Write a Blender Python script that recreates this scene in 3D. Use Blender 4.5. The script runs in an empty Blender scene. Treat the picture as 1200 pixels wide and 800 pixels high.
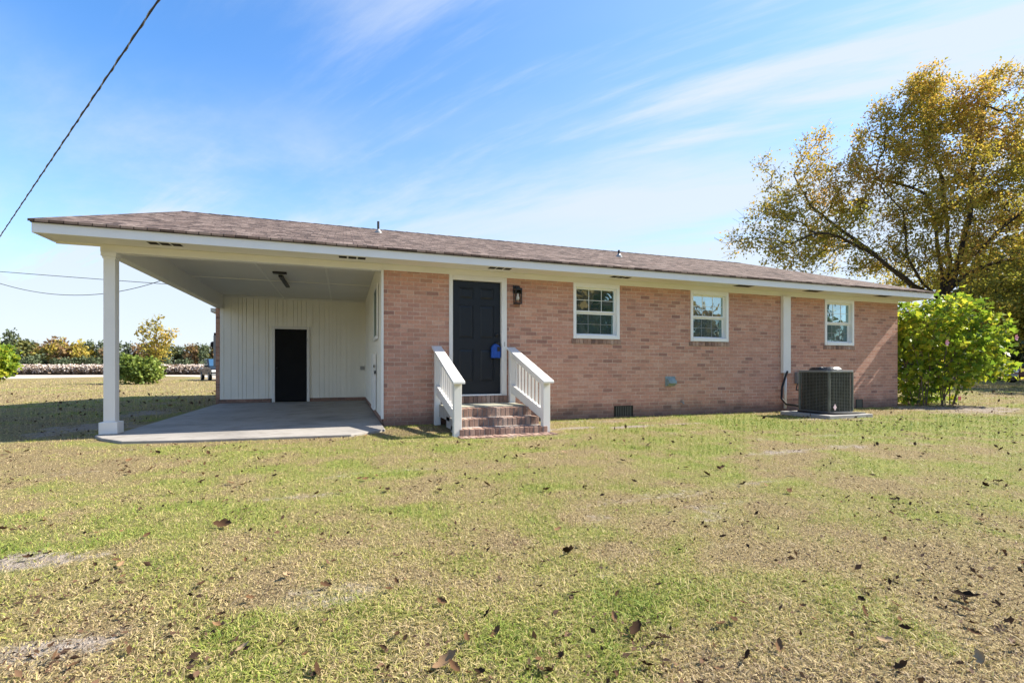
import bpy, math, random
import numpy as np
from mathutils import Vector, Matrix
from math import radians as R_

random.seed(7); RNG = np.random.default_rng(11)
SC = bpy.context.scene
COL = SC.collection

# ------------------------------------------------------------------ camera
cd = bpy.data.cameras.new("camera"); cam = bpy.data.objects.new("camera", cd); COL.objects.link(cam)
YAW, CH, FPX = 0.337, 0.95, 563.354
cd.sensor_fit = 'HORIZONTAL'; cd.sensor_width = 36.0; cd.lens = FPX / 1200 * 36
cd.shift_y = 32.33 / 1200
cd.clip_start = 0.05; cd.clip_end = 4000
cam.location = (0, 0, CH); cam.rotation_euler = (math.pi / 2, 0, -YAW)
SC.camera = cam
S_, C_ = math.sin(YAW), math.cos(YAW)

# ------------------------------------------------------------------ sun, sky, exposure
SUN_EL, SUN_AZ = R_(41.5), R_(-6.0)            # azimuth measured from +X
SUN_DIR = Vector((math.cos(SUN_EL) * math.cos(SUN_AZ), math.cos(SUN_EL) * math.sin(SUN_AZ), math.sin(SUN_EL)))
sl = bpy.data.lights.new("sun", 'SUN'); sun = bpy.data.objects.new("sun", sl); COL.objects.link(sun)
sl.energy = 5.0; sl.angle = R_(0.55); sl.color = (1.0, 0.93, 0.82)
sun.rotation_euler = SUN_DIR.to_track_quat('Z', 'Y').to_euler()

world = bpy.data.worlds.new("World"); SC.world = world; world.use_nodes = True
def build_world():
    nt = world.node_tree; N = nt.nodes; L = nt.links
    for n in list(N): N.remove(n)
    out = N.new('ShaderNodeOutputWorld'); bg = N.new('ShaderNodeBackground')
    bg.inputs['Strength'].default_value = 0.10
    L.new(bg.outputs[0], out.inputs[0])
    sky = N.new('ShaderNodeTexSky'); sky.sky_type = 'NISHITA'; sky.sun_disc = False
    sky.sun_elevation = SUN_EL; sky.sun_rotation = math.pi / 2 - SUN_AZ
    sky.air_density = 1.0; sky.dust_density = 0.3; sky.ozone_density = 2.0
    hs = N.new('ShaderNodeHueSaturation'); hs.inputs['Saturation'].default_value = 1.27; hs.inputs['Value'].default_value = 1.24
    L.new(sky.outputs[0], hs.inputs['Color'])
    tc = N.new('ShaderNodeTexCoord')
    sep = N.new('ShaderNodeSeparateXYZ'); L.new(tc.outputs['Generated'], sep.inputs[0])
    def math_(op, a, b=None, c=None):
        m = N.new('ShaderNodeMath'); m.operation = op
        for i, v in enumerate((a, b, c)):
            if v is None: continue
            if isinstance(v, (int, float)): m.inputs[i].default_value = v
            else: L.new(v, m.inputs[i])
        return m.outputs[0]
    zc = math_('MAXIMUM', sep.outputs[2], 0.0)
    den = math_('ADD', zc, 0.16)
    u = math_('DIVIDE', sep.outputs[0], den); v = math_('DIVIDE', sep.outputs[1], den)
    cmb = N.new('ShaderNodeCombineXYZ'); L.new(u, cmb.inputs[0]); L.new(v, cmb.inputs[1])
    def layer(rot, scale, loc, nscale, detail, rough, lo, hi):
        mp = N.new('ShaderNodeMapping'); mp.inputs['Scale'].default_value = scale; mp.inputs['Location'].default_value = loc
        vr = N.new('ShaderNodeVectorRotate'); vr.rotation_type = 'Z_AXIS'; vr.inputs['Angle'].default_value = rot
        L.new(cmb.outputs[0], vr.inputs['Vector']); L.new(vr.outputs[0], mp.inputs[0])
        nz = N.new('ShaderNodeTexNoise'); nz.inputs['Scale'].default_value = nscale; nz.inputs['Detail'].default_value = detail
        nz.inputs['Roughness'].default_value = rough; nz.inputs['Distortion'].default_value = 0.35
        L.new(mp.outputs[0], nz.inputs['Vector'])
        mr = N.new('ShaderNodeMapRange'); mr.interpolation_type = 'SMOOTHSTEP'
        mr.inputs['From Min'].default_value = lo; mr.inputs['From Max'].default_value = hi
        L.new(nz.outputs[0], mr.inputs[0]); return mr.outputs[0]
    # long cirrus bands lying across the view, wider soft veil, small puffs
    a = layer(R_(50), (0.30, 1.25, 1), (1.4, 8.8, 0), 1.35, 9, 0.62, 0.45, 0.64)
    b = layer(R_(30), (0.3, 0.8, 1), (1.4, 8.8, 3), 0.8, 5, 0.55, 0.36, 0.74)
    # veil grows towards the sun side and towards the horizon
    side = math_('MULTIPLY_ADD', sep.outputs[0], 0.55, 0.36)
    side = math_('MINIMUM', math_('MAXIMUM', side, 0.34), 1.0)
    low = N.new('ShaderNodeMapRange'); low.interpolation_type = 'SMOOTHSTEP'
    low.inputs['From Min'].default_value = 0.52; low.inputs['From Max'].default_value = 0.0
    low.inputs['To Min'].default_value = 0.0; low.inputs['To Max'].default_value = 1.0
    L.new(sep.outputs[2], low.inputs[0])
    wei = math_('MAXIMUM', side, math_('MULTIPLY', low.outputs[0], 0.95))
    m = math_('ADD', math_('MULTIPLY', a, 1.15), math_('MULTIPLY', b, 0.45))
    m = math_('MULTIPLY', m, wei)
    soft = layer(R_(48), (0.22, 0.75, 1), (11.1, 6.2, 1), 1.15, 9, 0.62, 0.40, 0.60)      # broad soft sheets low over the roof
    mid = N.new('ShaderNodeMapRange'); mid.interpolation_type = 'SMOOTHSTEP'
    mid.inputs['From Min'].default_value = 0.50; mid.inputs['From Max'].default_value = 0.33
    L.new(sep.outputs[2], mid.inputs[0])
    veil = math_('MULTIPLY', mid.outputs[0], math_("MULTIPLY_ADD", soft, 0.58, 0.10))
    m = math_('ADD', m, veil)
    m = math_('ADD', m, math_('MULTIPLY', math_('POWER', low.outputs[0], 3.0), 0.45))
    m = math_('MINIMUM', m, 0.9)
    mix = N.new('ShaderNodeMix'); mix.data_type = 'RGBA'
    tint = N.new('ShaderNodeMix'); tint.data_type = 'RGBA'; tint.blend_type = 'MULTIPLY'; tint.inputs[0].default_value = 1.0
    L.new(hs.outputs[0], tint.inputs[6]); tint.inputs[7].default_value = (.97, .965, 1.02, 1)
    L.new(m, mix.inputs[0]); L.new(tint.outputs[2], mix.inputs[6])
    mix.inputs[7].default_value = (3.25, 3.58, 4.0, 1)
    L.new(mix.outputs[2], bg.inputs['Color'])
build_world()
SC.view_settings.view_transform = 'Standard'; SC.view_settings.look = 'None'
SC.view_settings.exposure = 1.33; SC.view_settings.gamma = 1.0; SC.view_settings.use_curve_mapping = False
SC.cycles.max_bounces = 10; SC.cycles.diffuse_bounces = 6; SC.cycles.transparent_max_bounces = 8
SC.render.film_transparent = False

# ------------------------------------------------------------------ helpers
class MB:
    def __init__(s): s.v = []; s.f = []; s.n = 0
    def add(s, verts, faces):
        o = s.n; s.v.extend([tuple(map(float, p)) for p in verts]); s.n += len(verts)
        s.f.extend([tuple(i + o for i in f) for f in faces]); return s
    def box(s, x0, x1, y0, y1, z0, z1):
        v = [(x0,y0,z0),(x1,y0,z0),(x1,y1,z0),(x0,y1,z0),(x0,y0,z1),(x1,y0,z1),(x1,y1,z1),(x0,y1,z1)]
        return s.add(v, [(3,2,1,0),(4,5,6,7),(0,1,5,4),(1,2,6,5),(2,3,7,6),(3,0,4,7)])
    def prism(s, poly, axis, a, b):
        """extrude a polygon of 2-D points along an axis from a to b"""
        n = len(poly)
        def P(p, t):
            return {'x': (t, p[0], p[1]), 'y': (p[0], t, p[1]), 'z': (p[0], p[1], t)}[axis]
        v = [P(p, a) for p in poly] + [P(p, b) for p in poly]
        f = [tuple(range(n))[::-1], tuple(range(n, 2 * n))] + [(i, (i+1) % n, n + (i+1) % n, n + i) for i in range(n)]
        return s.add(v, f)
    def tube(s, pts, r, sides=8, cap=True):
        pts = [Vector(p) for p in pts]; rs = r if isinstance(r, (list, tuple)) else [r] * len(pts)
        v = []; f = []; prev = None
        for i, p in enumerate(pts):
            d = (pts[min(i+1, len(pts)-1)] - pts[max(i-1, 0)]).normalized()
            up = prev if prev is not None else (Vector((0,0,1)) if abs(d.z) < .9 else Vector((1,0,0)))
            a = d.cross(up).normalized(); b = a.cross(d).normalized(); prev = b
            for k in range(sides):
                t = 2 * math.pi * k / sides
                v.append(p + (a * math.cos(t) + b * math.sin(t)) * rs[i])
        for i in range(len(pts)-1):
            for k in range(sides):
                f.append((i*sides+k, i*sides+(k+1) % sides, (i+1)*sides+(k+1) % sides, (i+1)*sides+k))
        if cap:
            f.append(tuple(range(sides))[::-1]); f.append(tuple(range((len(pts)-1)*sides, len(pts)*sides)))
        return s.add(v, f)
    def lathe(s, prof, cx, cy, cz=0, sides=20, axis='z'):
        v = []; f = []
        for r, z in prof:
            for k in range(sides):
                t = 2*math.pi*k/sides; a, b = r*math.cos(t), r*math.sin(t)
                v.append({'z': (cx+a, cy+b, cz+z), 'y': (cx+a, cy+z, cz+b), 'x': (cx+z, cy+a, cz+b)}[axis])
        for i in range(len(prof)-1):
            for k in range(sides):
                f.append((i*sides+k, i*sides+(k+1) % sides, (i+1)*sides+(k+1) % sides, (i+1)*sides+k))
        f.append(tuple(range(sides))[::-1]); f.append(tuple(range((len(prof)-1)*sides, len(prof)*sides)))
        return s.add(v, f)

def np_mesh(name, V, F, loop_tot=None):
    """V (n,3); F list of (m,k) int arrays (all faces of k corners)"""
    me = bpy.data.meshes.new(name)
    V = np.asarray(V, dtype=np.float32)
    me.vertices.add(len(V)); me.vertices.foreach_set('co', V.ravel())
    loops = np.concatenate([f.ravel() for f in F]).astype(np.int32)
    tot = np.concatenate([np.full(len(f), f.shape[1], dtype=np.int32) for f in F])
    start = np.concatenate([[0], np.cumsum(tot)[:-1]]).astype(np.int32)
    me.loops.add(len(loops)); me.loops.foreach_set('vertex_index', loops)
    me.polygons.add(len(tot)); me.polygons.foreach_set('loop_start', start); me.polygons.foreach_set('loop_total', tot)
    me.update(calc_edges=True); me.validate()
    return me

ORG = {}
def thing(name, loc, label, cat, group=None, rz=0):
    o = bpy.data.objects.new(name, None); COL.objects.link(o); o.empty_display_size = 0.2
    o.location = loc; o.rotation_euler = (0, 0, rz)
    o['label'] = label; o['category'] = cat
    if group: o['group'] = group
    ORG[o.name] = Vector(loc); return o
def tag(o, label, cat, group=None):
    o['label'] = label; o['category'] = cat
    if group: o['group'] = group
    return o
def obj(name, mb, mat, parent=None, local=False, smooth=False, bevel=0.0, loc=None):
    """one mesh object; coordinates in mb are world ones unless local, and are made relative to the thing"""
    org = Vector((0,0,0))
    if not local:
        if parent is not None: org = ORG[parent.name]
        elif loc is not None: org = Vector(loc)
    if isinstance(mb, MB):
        me = bpy.data.meshes.new(name)
        me.from_pydata([(p[0]-org.x, p[1]-org.y, p[2]-org.z) for p in mb.v], [], mb.f); me.update()
    else: me = mb
    o = bpy.data.objects.new(name, me); COL.objects.link(o)
    for m in (mat if isinstance(mat, (list, tuple)) else [mat]): me.materials.append(m)
    if smooth: me.polygons.foreach_set('use_smooth', [True]*len(me.polygons))
    if parent is not None: o.parent = parent
    elif loc is not None: o.location = loc
    ORG[o.name] = org
    if bevel:
        b = o.modifiers.new('bevel', 'BEVEL'); b.width = bevel; b.segments = 2; b.limit_method = 'ANGLE'; b.angle_limit = R_(40)
    return o
def struct(name, mb, mat, **k):
    o = obj(name, mb, mat, **k); o['kind'] = 'structure'; return o
def smoothstep(x, a, b):
    t = np.clip((x - a) / (b - a), 0, 1); return t*t*(3-2*t)

# value noise in numpy (for the lie of the lawn, bare soil, leaf colours)
_T = RNG.random((256, 256))
def vnoise(x, y):
    xi = np.floor(x).astype(int); yi = np.floor(y).astype(int); fx = x - xi; fy = y - yi
    fx = fx*fx*(3-2*fx); fy = fy*fy*(3-2*fy)
    g = lambda i, j: _T[i % 256, j % 256]
    return (g(xi,yi)*(1-fx)+g(xi+1,yi)*fx)*(1-fy) + (g(xi,yi+1)*(1-fx)+g(xi+1,yi+1)*fx)*fy
def fbm(x, y, o=4):
    s = 0; a = .5; t = 0
    for i in range(o): s = s + a*vnoise(x*2**i + 17*i, y*2**i + 31*i); t += a; a *= .55
    return s/t

# ------------------------------------------------------------------ materials
class NT:
    def __init__(s, name):
        s.m = bpy.data.materials.new(name); s.m.use_nodes = True; s.t = s.m.node_tree; s.N = s.t.nodes; s.L = s.t.links
        s.b = s.N['Principled BSDF']
    def new(s, t, **k):
        n = s.N.new(t)
        for a, v in k.items():
            if a.startswith('i_'): n.inputs[a[2:].replace('_', ' ')].default_value = v
            else: setattr(n, a, v)
        return n
    def math(s, op, a, b=0.0):
        m = s.N.new('ShaderNodeMath'); m.operation = op
        for i, v in enumerate((a, b)):
            if isinstance(v, (int, float)): m.inputs[i].default_value = v
            else: s.L.new(v, m.inputs[i])
        return m.outputs[0]
    def noise(s, vec, scale, detail=3, rough=.55):
        n = s.new('ShaderNodeTexNoise'); n.inputs['Scale'].default_value = scale; n.inputs['Detail'].default_value = detail
        n.inputs['Roughness'].default_value = rough
        if vec is not None: s.L.new(vec, n.inputs['Vector'])
        return n.outputs[0]
    def ramp(s, fac, stops, interp='LINEAR'):
        r = s.new('ShaderNodeValToRGB'); r.color_ramp.interpolation = interp
        el = r.color_ramp.elements
        el[0].position, el[0].color = stops[0][0], (*stops[0][1], 1)
        el[1].position, el[1].color = stops[-1][0], (*stops[-1][1], 1)
        for p, c in stops[1:-1]:
            e = el.new(p); e.color = (*c, 1)
        s.L.new(fac, r.inputs[0]); return r.outputs[0]
    def mix(s, fac, a, b, mode='MIX'):
        m = s.new('ShaderNodeMix', data_type='RGBA', blend_type=mode)
        for i, v in ((0, fac), (6, a), (7, b)):
            if isinstance(v, (int, float)): m.inputs[i].default_value = v
            elif isinstance(v, tuple): m.inputs[i].default_value = (*v, 1)
            else: s.L.new(v, m.inputs[i])
        return m.outputs[2]
    def rng(s, fac, a, b, c=0.0, d=1.0):
        m = s.new('ShaderNodeMapRange'); m.inputs[1].default_value = a; m.inputs[2].default_value = b
        m.inputs[3].default_value = c; m.inputs[4].default_value = d
        s.L.new(fac, m.inputs[0]); return m.outputs[0]
    def objco(s): return s.new('ShaderNodeTexCoord').outputs['Object']
    def pos(s): return s.new('ShaderNodeNewGeometry').outputs['Position']
    def rpi(s): return s.new('ShaderNodeNewGeometry').outputs['Random Per Island']
    def attr(s, n): a = s.new('ShaderNodeAttribute'); a.attribute_name = n; return a
    def col(s, c):
        if isinstance(c, tuple): s.b.inputs['Base Color'].default_value = (*c, 1)
        else: s.L.new(c, s.b.inputs['Base Color'])
    def bump(s, h, strength=.3, dist=.01):
        b = s.new('ShaderNodeBump'); b.inputs['Strength'].default_value = strength; b.inputs['Distance'].default_value = dist
        s.L.new(h, b.inputs['Height']); s.L.new(b.outputs[0], s.b.inputs['Normal'])
    def set(s, **k):
        for a, v in k.items(): s.b.inputs[a.replace('_', ' ')].default_value = v
        return s

def paint(name, c, rough=.5, var=.06, scale=3.0, spec=.4, metal=0.0, bump=0.0):
    t = NT(name); v = t.noise(t.objco(), scale, 5, .6)
    lo = tuple(x*(1-var) for x in c); hi = tuple(min(1, x*(1+var)) for x in c)
    t.col(t.ramp(v, [(.3, lo), (.7, hi)])); t.set(Roughness=rough, Specular_IOR_Level=spec, Metallic=metal)
    if bump: t.bump(t.noise(t.objco(), scale*20, 3), bump, .004)
    return t.m

def brick_mat(name, axis='x', course=.0715, width=.215):
    t = NT(name); sp = t.new('ShaderNodeSeparateXYZ'); t.L.new(t.objco(), sp.inputs[0])
    cb = t.new('ShaderNodeCombineXYZ'); t.L.new(sp.outputs['XYZ'.index(axis.upper())], cb.inputs[0]); t.L.new(sp.outputs[2], cb.inputs[1])
    wob = t.new('ShaderNodeTexNoise', i_Scale=9.0); t.L.new(cb.outputs[0], wob.inputs['Vector'])
    vm = t.new('ShaderNodeVectorMath', operation='SCALE'); t.L.new(wob.outputs['Color'], vm.inputs[0]); vm.inputs['Scale'].default_value = .006
    va = t.new('ShaderNodeVectorMath', operation='ADD'); t.L.new(cb.outputs[0], va.inputs[0]); t.L.new(vm.outputs[0], va.inputs[1])
    b = t.new('ShaderNodeTexBrick', offset=.5)
    b.inputs['Color1'].default_value = (0,0,0,1); b.inputs['Color2'].default_value = (1,1,1,1); b.inputs['Mortar'].default_value = (.5,.5,.5,1)
    b.inputs['Scale'].default_value = 1.0; b.inputs['Brick Width'].default_value = width; b.inputs['Row Height'].default_value = course
    b.inputs['Mortar Size'].default_value = .0052; b.inputs['Mortar Smooth'].default_value = .25; b.inputs['Bias'].default_value = 0.0
    t.L.new(va.outputs[0], b.inputs['Vector'])
    c = t.ramp(b.outputs['Color'], [(0, (.25,.135,.115)), (.07, (.34,.185,.14)), (.18, (.42,.225,.165)), (.4, (.49,.265,.19)), (.6, (.54,.295,.21)), (.75, (.455,.235,.175)), (.9, (.57,.35,.26)), (1, (.41,.22,.175))])
    n1 = t.noise(va.outputs[0], 21, 6, .75); n2 = t.noise(cb.outputs[0], .9, 4, .6)
    c = t.mix(.8, c, t.ramp(n1, [(.25, (.33,.30,.32)), (.5, (.50,.48,.48)), (.8, (.72,.66,.60))]), 'OVERLAY')
    c = t.mix(t.rng(n2, .35, .75, 0.05, .38), c, (.51,.305,.205))
    # damp, dirty foot of the wall: low down and with an uneven upper edge
    hh = t.math('ADD', sp.outputs[2], t.math('MULTIPLY', t.noise(cb.outputs[0], 2.6, 5, .7), -.5))
    dirt = t.rng(hh, -.16, .06, .62, 0.0)
    mort = t.mix(t.rng(t.noise(cb.outputs[0], 3.5, 5, .7), .35, .65), (.42,.29,.215), (.64,.51,.41))
    c = t.mix(b.outputs['Fac'], c, mort)
    c = t.mix(dirt, c, (.085,.07,.06)); t.col(c)
    t.set(Roughness=.88, Specular_IOR_Level=.2)
    hgt = t.math('ADD', t.math('MULTIPLY', b.outputs['Fac'], -1.0), t.math('MULTIPLY', n1, .35))
    t.bump(hgt, .55, .006); return t.m

def single_brick_mat(name):
    t = NT(name); r = t.rpi()
    c = t.ramp(r, [(0, (.12,.08,.068)), (.2, (.22,.14,.11)), (.5, (.31,.20,.155)), (.8, (.37,.255,.20)), (1, (.43,.32,.26))])
    n = t.noise(t.objco(), 30, 5, .7)
    c = t.mix(.7, c, t.ramp(n, [(.25, (.3,.3,.3)), (.7, (.68,.66,.64))]), 'OVERLAY')
    c = t.mix(t.rng(t.noise(t.objco(), 4, 4), .5, .75, 0, .45), c, (.13,.11,.10))
    t.col(c); t.set(Roughness=.9, Specular_IOR_Level=.2); t.bump(n, .4, .006); return t.m

def shingle_mat():
    t = NT('roof_shingles'); sp = t.new('ShaderNodeSeparateXYZ'); t.L.new(t.objco(), sp.inputs[0])
    cb = t.new('ShaderNodeCombineXYZ'); t.L.new(sp.outputs[0], cb.inputs[0]); t.L.new(sp.outputs[1], cb.inputs[1])
    def br(w, h, off):
        b = t.new('ShaderNodeTexBrick', offset=off, offset_frequency=2, squash=1.35, squash_frequency=3)
        b.inputs['Color1'].default_value = (0,0,0,1); b.inputs['Color2'].default_value = (1,1,1,1); b.inputs['Mortar'].default_value = (0,0,0,1)
        b.inputs['Scale'].default_value = 1.0; b.inputs['Brick Width'].default_value = w; b.inputs['Row Height'].default_value = h
        b.inputs['Mortar Size'].default_value = .006; b.inputs['Mortar Smooth'].default_value = .1
        t.L.new(cb.outputs[0], b.inputs['Vector']); return b
    b1 = br(.15, .125, .37)
    c = t.ramp(b1.outputs['Color'], [(0, (.045,.034,.029)), (.25, (.085,.062,.051)), (.6, (.14,.104,.087)), (1, (.215,.17,.145))])
    g = t.noise(t.objco(), 160, 2, .8)
    c = t.mix(.7, c, t.ramp(g, [(.25, (.25,.25,.25)), (.75, (.78,.74,.72))]), 'OVERLAY')
    big = t.noise(t.objco(), .5, 4); c = t.mix(t.rng(big, .4, .7, 0, .2), c, (.125,.094,.08))
    c = t.mix(b1.outputs['Fac'], c, (.03,.022,.02)); t.col(c); t.set(Roughness=.95, Specular_IOR_Level=.15)
    saw = t.math('FRACT', t.math('DIVIDE', sp.outputs[1], .125))
    h = t.math('ADD', t.math('MULTIPLY', saw, -.7), t.math('ADD', t.math('MULTIPLY', b1.outputs['Color'], .5), t.math('MULTIPLY', b1.outputs['Fac'], -.7)))
    t.bump(h, .8, .012); return t.m

def concrete_mat(name, base=(.40,.375,.345)):
    t = NT(name); p = t.objco()
    a = t.noise(p, .9, 6, .65); b = t.noise(p, 9, 5, .7); c_ = t.noise(p, 120, 2, .6)
    c = t.ramp(a, [(.3, tuple(x*.68 for x in base)), (.5, base), (.72, tuple(x*1.12 for x in base))])
    c = t.mix(.5, c, t.ramp(b, [(.25, (.38,.38,.38)), (.7, (.6,.6,.6))]), 'OVERLAY')
    st = t.noise(p, 2.3, 5, .7); c = t.mix(t.rng(st, .54, .72, 0, .6), c, (.13,.11,.09))
    c = t.mix(.35, c, t.ramp(c_, [(.2, (.35,.35,.35)), (.8, (.65,.65,.65))]), 'OVERLAY')
    t.col(c); t.set(Roughness=.85, Specular_IOR_Level=.25); t.bump(c_, .15, .003); return t.m

def leaf_mat(name, stops, rough=.5, trans=.35, posscale=.6, posmix=.35, turn=None):
    """leaf colours vary leaf by leaf and clump by clump; thin leaves let light through"""
    t = NT(name); r = t.rpi(); n = t.noise(t.pos(), posscale, 3)
    n = t.rng(n, .3, .7)
    f = t.math('ADD', t.math('MULTIPLY', r, 1-posmix), t.math('MULTIPLY', n, posmix))
    if turn:        # autumn colour has come first to the top of the crown
        sp = t.new('ShaderNodeSeparateXYZ'); t.L.new(t.pos(), sp.inputs[0])
        f = t.math('ADD', f, t.rng(sp.outputs[2], turn[0], turn[1], -.04, .22))
    c = t.ramp(f, stops); t.col(c); t.set(Roughness=rough, Specular_IOR_Level=.18)
    tr = t.new('ShaderNodeBsdfTranslucent'); t.L.new(t.mix(.5, c, t.mix(1.0, c, (1.0,.95,.5), 'MULTIPLY')), tr.inputs[0])
    ms = t.new('ShaderNodeMixShader'); ms.inputs[0].default_value = trans
    t.L.new(t.b.outputs[0], ms.inputs[1]); t.L.new(tr.outputs[0], ms.inputs[2])
    t.L.new(ms.outputs[0], t.N['Material Output'].inputs[0]); return t.m

def bark_mat(name, a, b):
    t = NT(name); n = t.noise(t.objco(), 7, 6, .7)
    t.col(t.ramp(n, [(.3, a), (.7, b)])); t.set(Roughness=.95, Specular_IOR_Level=.1); t.bump(n, .6, .03); return t.m

def glass_mat(name, base, mixf, tint):
    t = NT(name); t.col(base); t.set(Roughness=.3)
    g = t.new('ShaderNodeBsdfGlossy'); g.inputs[0].default_value = (*tint, 1); g.inputs[1].default_value = .015
    n = t.noise(t.objco(), 2.2, 2); bp = t.new('ShaderNodeBump'); bp.inputs['Strength'].default_value = .05; bp.inputs['Distance'].default_value = .05
    t.L.new(n, bp.inputs['Height']); t.L.new(bp.outputs[0], g.inputs['Normal'])
    ms = t.new('ShaderNodeMixShader'); ms.inputs[0].default_value = mixf
    t.L.new(t.b.outputs[0], ms.inputs[1]); t.L.new(g.outputs[0], ms.inputs[2]); t.L.new(ms.outputs[0], t.N['Material Output'].inputs[0])
    return t.m

def soil_and_lawn():
    t = NT('lawn_ground'); p = t.pos(); bare = t.attr('bare').outputs['Fac']; green = t.attr('green').outputs['Fac']
    n1 = t.noise(p, 3.0, 6, .7); n2 = t.noise(p, 22, 4, .75); n3 = t.noise(p, 90, 3, .7)
    thatch = t.ramp(n3, [(.30, (.06,.043,.022)), (.5, (.205,.155,.08)), (.70, (.44,.345,.185))])
    grass = t.ramp(n2, [(.3, (.10,.115,.035)), (.5, (.20,.225,.055)), (.72, (.32,.33,.09))])
    gf = t.math('ADD', green, t.math('MULTIPLY', t.math('SUBTRACT', n1, .5), 1.1))
    c = t.mix(t.rng(gf, .25, .75, .05, .85), thatch, grass)
    sand = t.ramp(n2, [(.3, (.17,.135,.105)), (.55, (.31,.26,.21)), (.75, (.44,.385,.32))])
    bf = t.math('ADD', bare, t.math('MULTIPLY', t.math('SUBTRACT', t.noise(p, 11, 6, .8), .5), 1.5))
    c = t.mix(t.rng(bf, .36, .72), c, sand)
    t.col(c); t.set(Roughness=.98, Specular_IOR_Level=.08)
    t.bump(t.math('ADD', t.math('MULTIPLY', n3, .6), t.math('MULTIPLY', n2, 1.0)), .9, .03); return t.m
def blade_mat():
    t = NT('grass_blades'); r = t.rpi(); g = t.attr('green').outputs['Fac']
    f = t.math('ADD', t.math('MULTIPLY', g, .62), t.math('MULTIPLY', r, .42))
    c = t.ramp(f, [(.06, (.12,.08,.055)), (.15, (.29,.205,.125)), (.23, (.56,.45,.27)), (.31, (.38,.285,.15)), (.43, (.54,.44,.21)), (.54, (.37,.34,.095)), (.66, (.27,.315,.06)), (.82, (.19,.265,.04)), (1, (.12,.20,.035))])
    t.col(c); t.set(Roughness=.6, Specular_IOR_Level=.25)
    tr = t.new('ShaderNodeBsdfTranslucent'); t.L.new(c, tr.inputs[0])
    ms = t.new('ShaderNodeMixShader'); ms.inputs[0].default_value = .25
    t.L.new(t.b.outputs[0], ms.inputs[1]); t.L.new(tr.outputs[0], ms.inputs[2]); t.L.new(ms.outputs[0], t.N['Material Output'].inputs[0])
    return t.m

M = dict(
    brick=brick_mat('tan_brick', 'x'), brick_side=brick_mat('tan_brick_side', 'y'), step_brick=single_brick_mat('step_bricks'),
    shingle=shingle_mat(), white=paint('white_paint', (.72,.705,.665), .45, .03, 2.0), fascia=paint('white_fascia', (.74,.75,.76), .4, .03, 1.2),
    siding=paint('white_paneling', (.82,.79,.70), .5, .04, 1.3), ceiling=paint('ceiling_paint', (.72,.69,.62), .6, .05, .8),
    drip=paint('drip_edge_shadow', (.03,.025,.022), .5), black_door=paint('black_door_paint', (.006,.0065,.0075), .6, .15, 3, .15),
    navy_door=paint('dark_door_paint', (.011,.015,.021), .38, .12, 4, .3), black=paint('black_metal', (.012,.012,.012), .4),
    concrete=concrete_mat('concrete', (.285,.265,.24)), pad=concrete_mat('pad_concrete', (.34,.325,.30)), landing=concrete_mat('landing_concrete', (.40,.385,.30)),
    glass=glass_mat('window_glass', (.018,.055,.06), .55, (.66,.88,.92)), screen=glass_mat('screened_glass', (.025,.06,.06), .28, (.58,.85,.85)),
    vinyl=paint('white_vinyl', (.80,.81,.80), .35, .02), slot=paint('vent_slot', (.02,.017,.014), .8),
    ac=paint('unit_metal', (.115,.12,.105), .45, .25, 5, .5, .2), ac_rim=paint('unit_grey', (.20,.205,.205), .4, .1, 5, .5, .2),
    grey=paint('grey_metal', (.27,.28,.28), .45, .08, 6, .5, .3), vent_teal=paint('weathered_vent', (.22,.29,.29), .6, .2, 12),
    rubber=paint('black_rubber', (.015,.015,.015), .7), blue=paint('blue_plastic', (.006,.06,.30), .4, .1), sticker=paint('pale_sticker', (.85,.62,.62), .5, .12, 14),
    pink=paint('pink_plastic', (.85,.16,.16), .5, .1), bark=bark_mat('grey_bark', (.035,.028,.02), (.12,.10,.075)), bark_dark=bark_mat('dark_bark', (.03,.024,.018), (.085,.07,.05)),
    stem=bark_mat('shrub_stems', (.09,.065,.05), (.24,.185,.15)),
    ground=soil_and_lawn(), blades=blade_mat(), wire=paint('wire_black', (.03,.03,.032), .6), wood=bark_mat('pole_wood', (.10,.075,.055), (.2,.16,.12)),
)

# ------------------------------------------------------------------ the lie of the land
def ground_z(x, y):
    x = np.asarray(x, float); y = np.asarray(y, float)
    d = x*S_ + y*C_
    z = .33*smoothstep(d, 43, 51)
    near = smoothstep(d, 40, 20)*smoothstep(y, 6.4, 5.2)
    return z + near*(fbm(x*.8+50, y*.8+50, 3)-.5)*.05
BLOBS = [(-.9,2.05,.42,.12,.75),(-1.45,3.0,.45,.16,.8),(-.1,2.15,.5,.12,.55),(2.0,2.05,.4,.13,.5),(3.5,6.95,1.1,.17,1.0),(4.6,6.85,.9,.16,1.0),(5.5,6.9,.8,.14,.75),
         (2.4,3.05,1.0,.16,.55),(5.0,4.2,1.2,.22,.7),(-3.9,9.6,.8,1.2,.85),(-4.0,12.2,.7,1.5,.8),(-.3,3.9,1.0,.14,.45),(.7,4.6,1.0,.15,.4),(3.3,3.1,.9,.14,.5),(1.0,2.0,.6,.1,.4),
         (-.2,1.75,.35,.08,.5),(8.3,6.7,.7,.16,.7),(14.0,7.4,2.2,1.4,.9),(2.2,6.35,.75,.2,.5),(-2.2,3.4,.5,.14,.6),(-2.9,4.2,.7,.14,.45),(6.5,5.0,1.1,.16,.45)]
def bare_at(x, y):
    b = .5*smoothstep(fbm(x*1.3+7, y*2.2+3, 4), .58, .80)
    wob = (fbm(x*3.1, y*3.1, 3)-.5)*.9
    for bx, by, rx, ry, a in BLOBS:
        q = np.sqrt(((x-bx)/rx)**2 + ((y-by)/ry)**2)
        b = np.maximum(b, 1.12*a*(1-smoothstep(q + 1.3*wob + (fbm(x*9, y*9, 2)-.5)*.7, .1, 1.2)))
    return np.clip(b, 0, 1)
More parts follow.
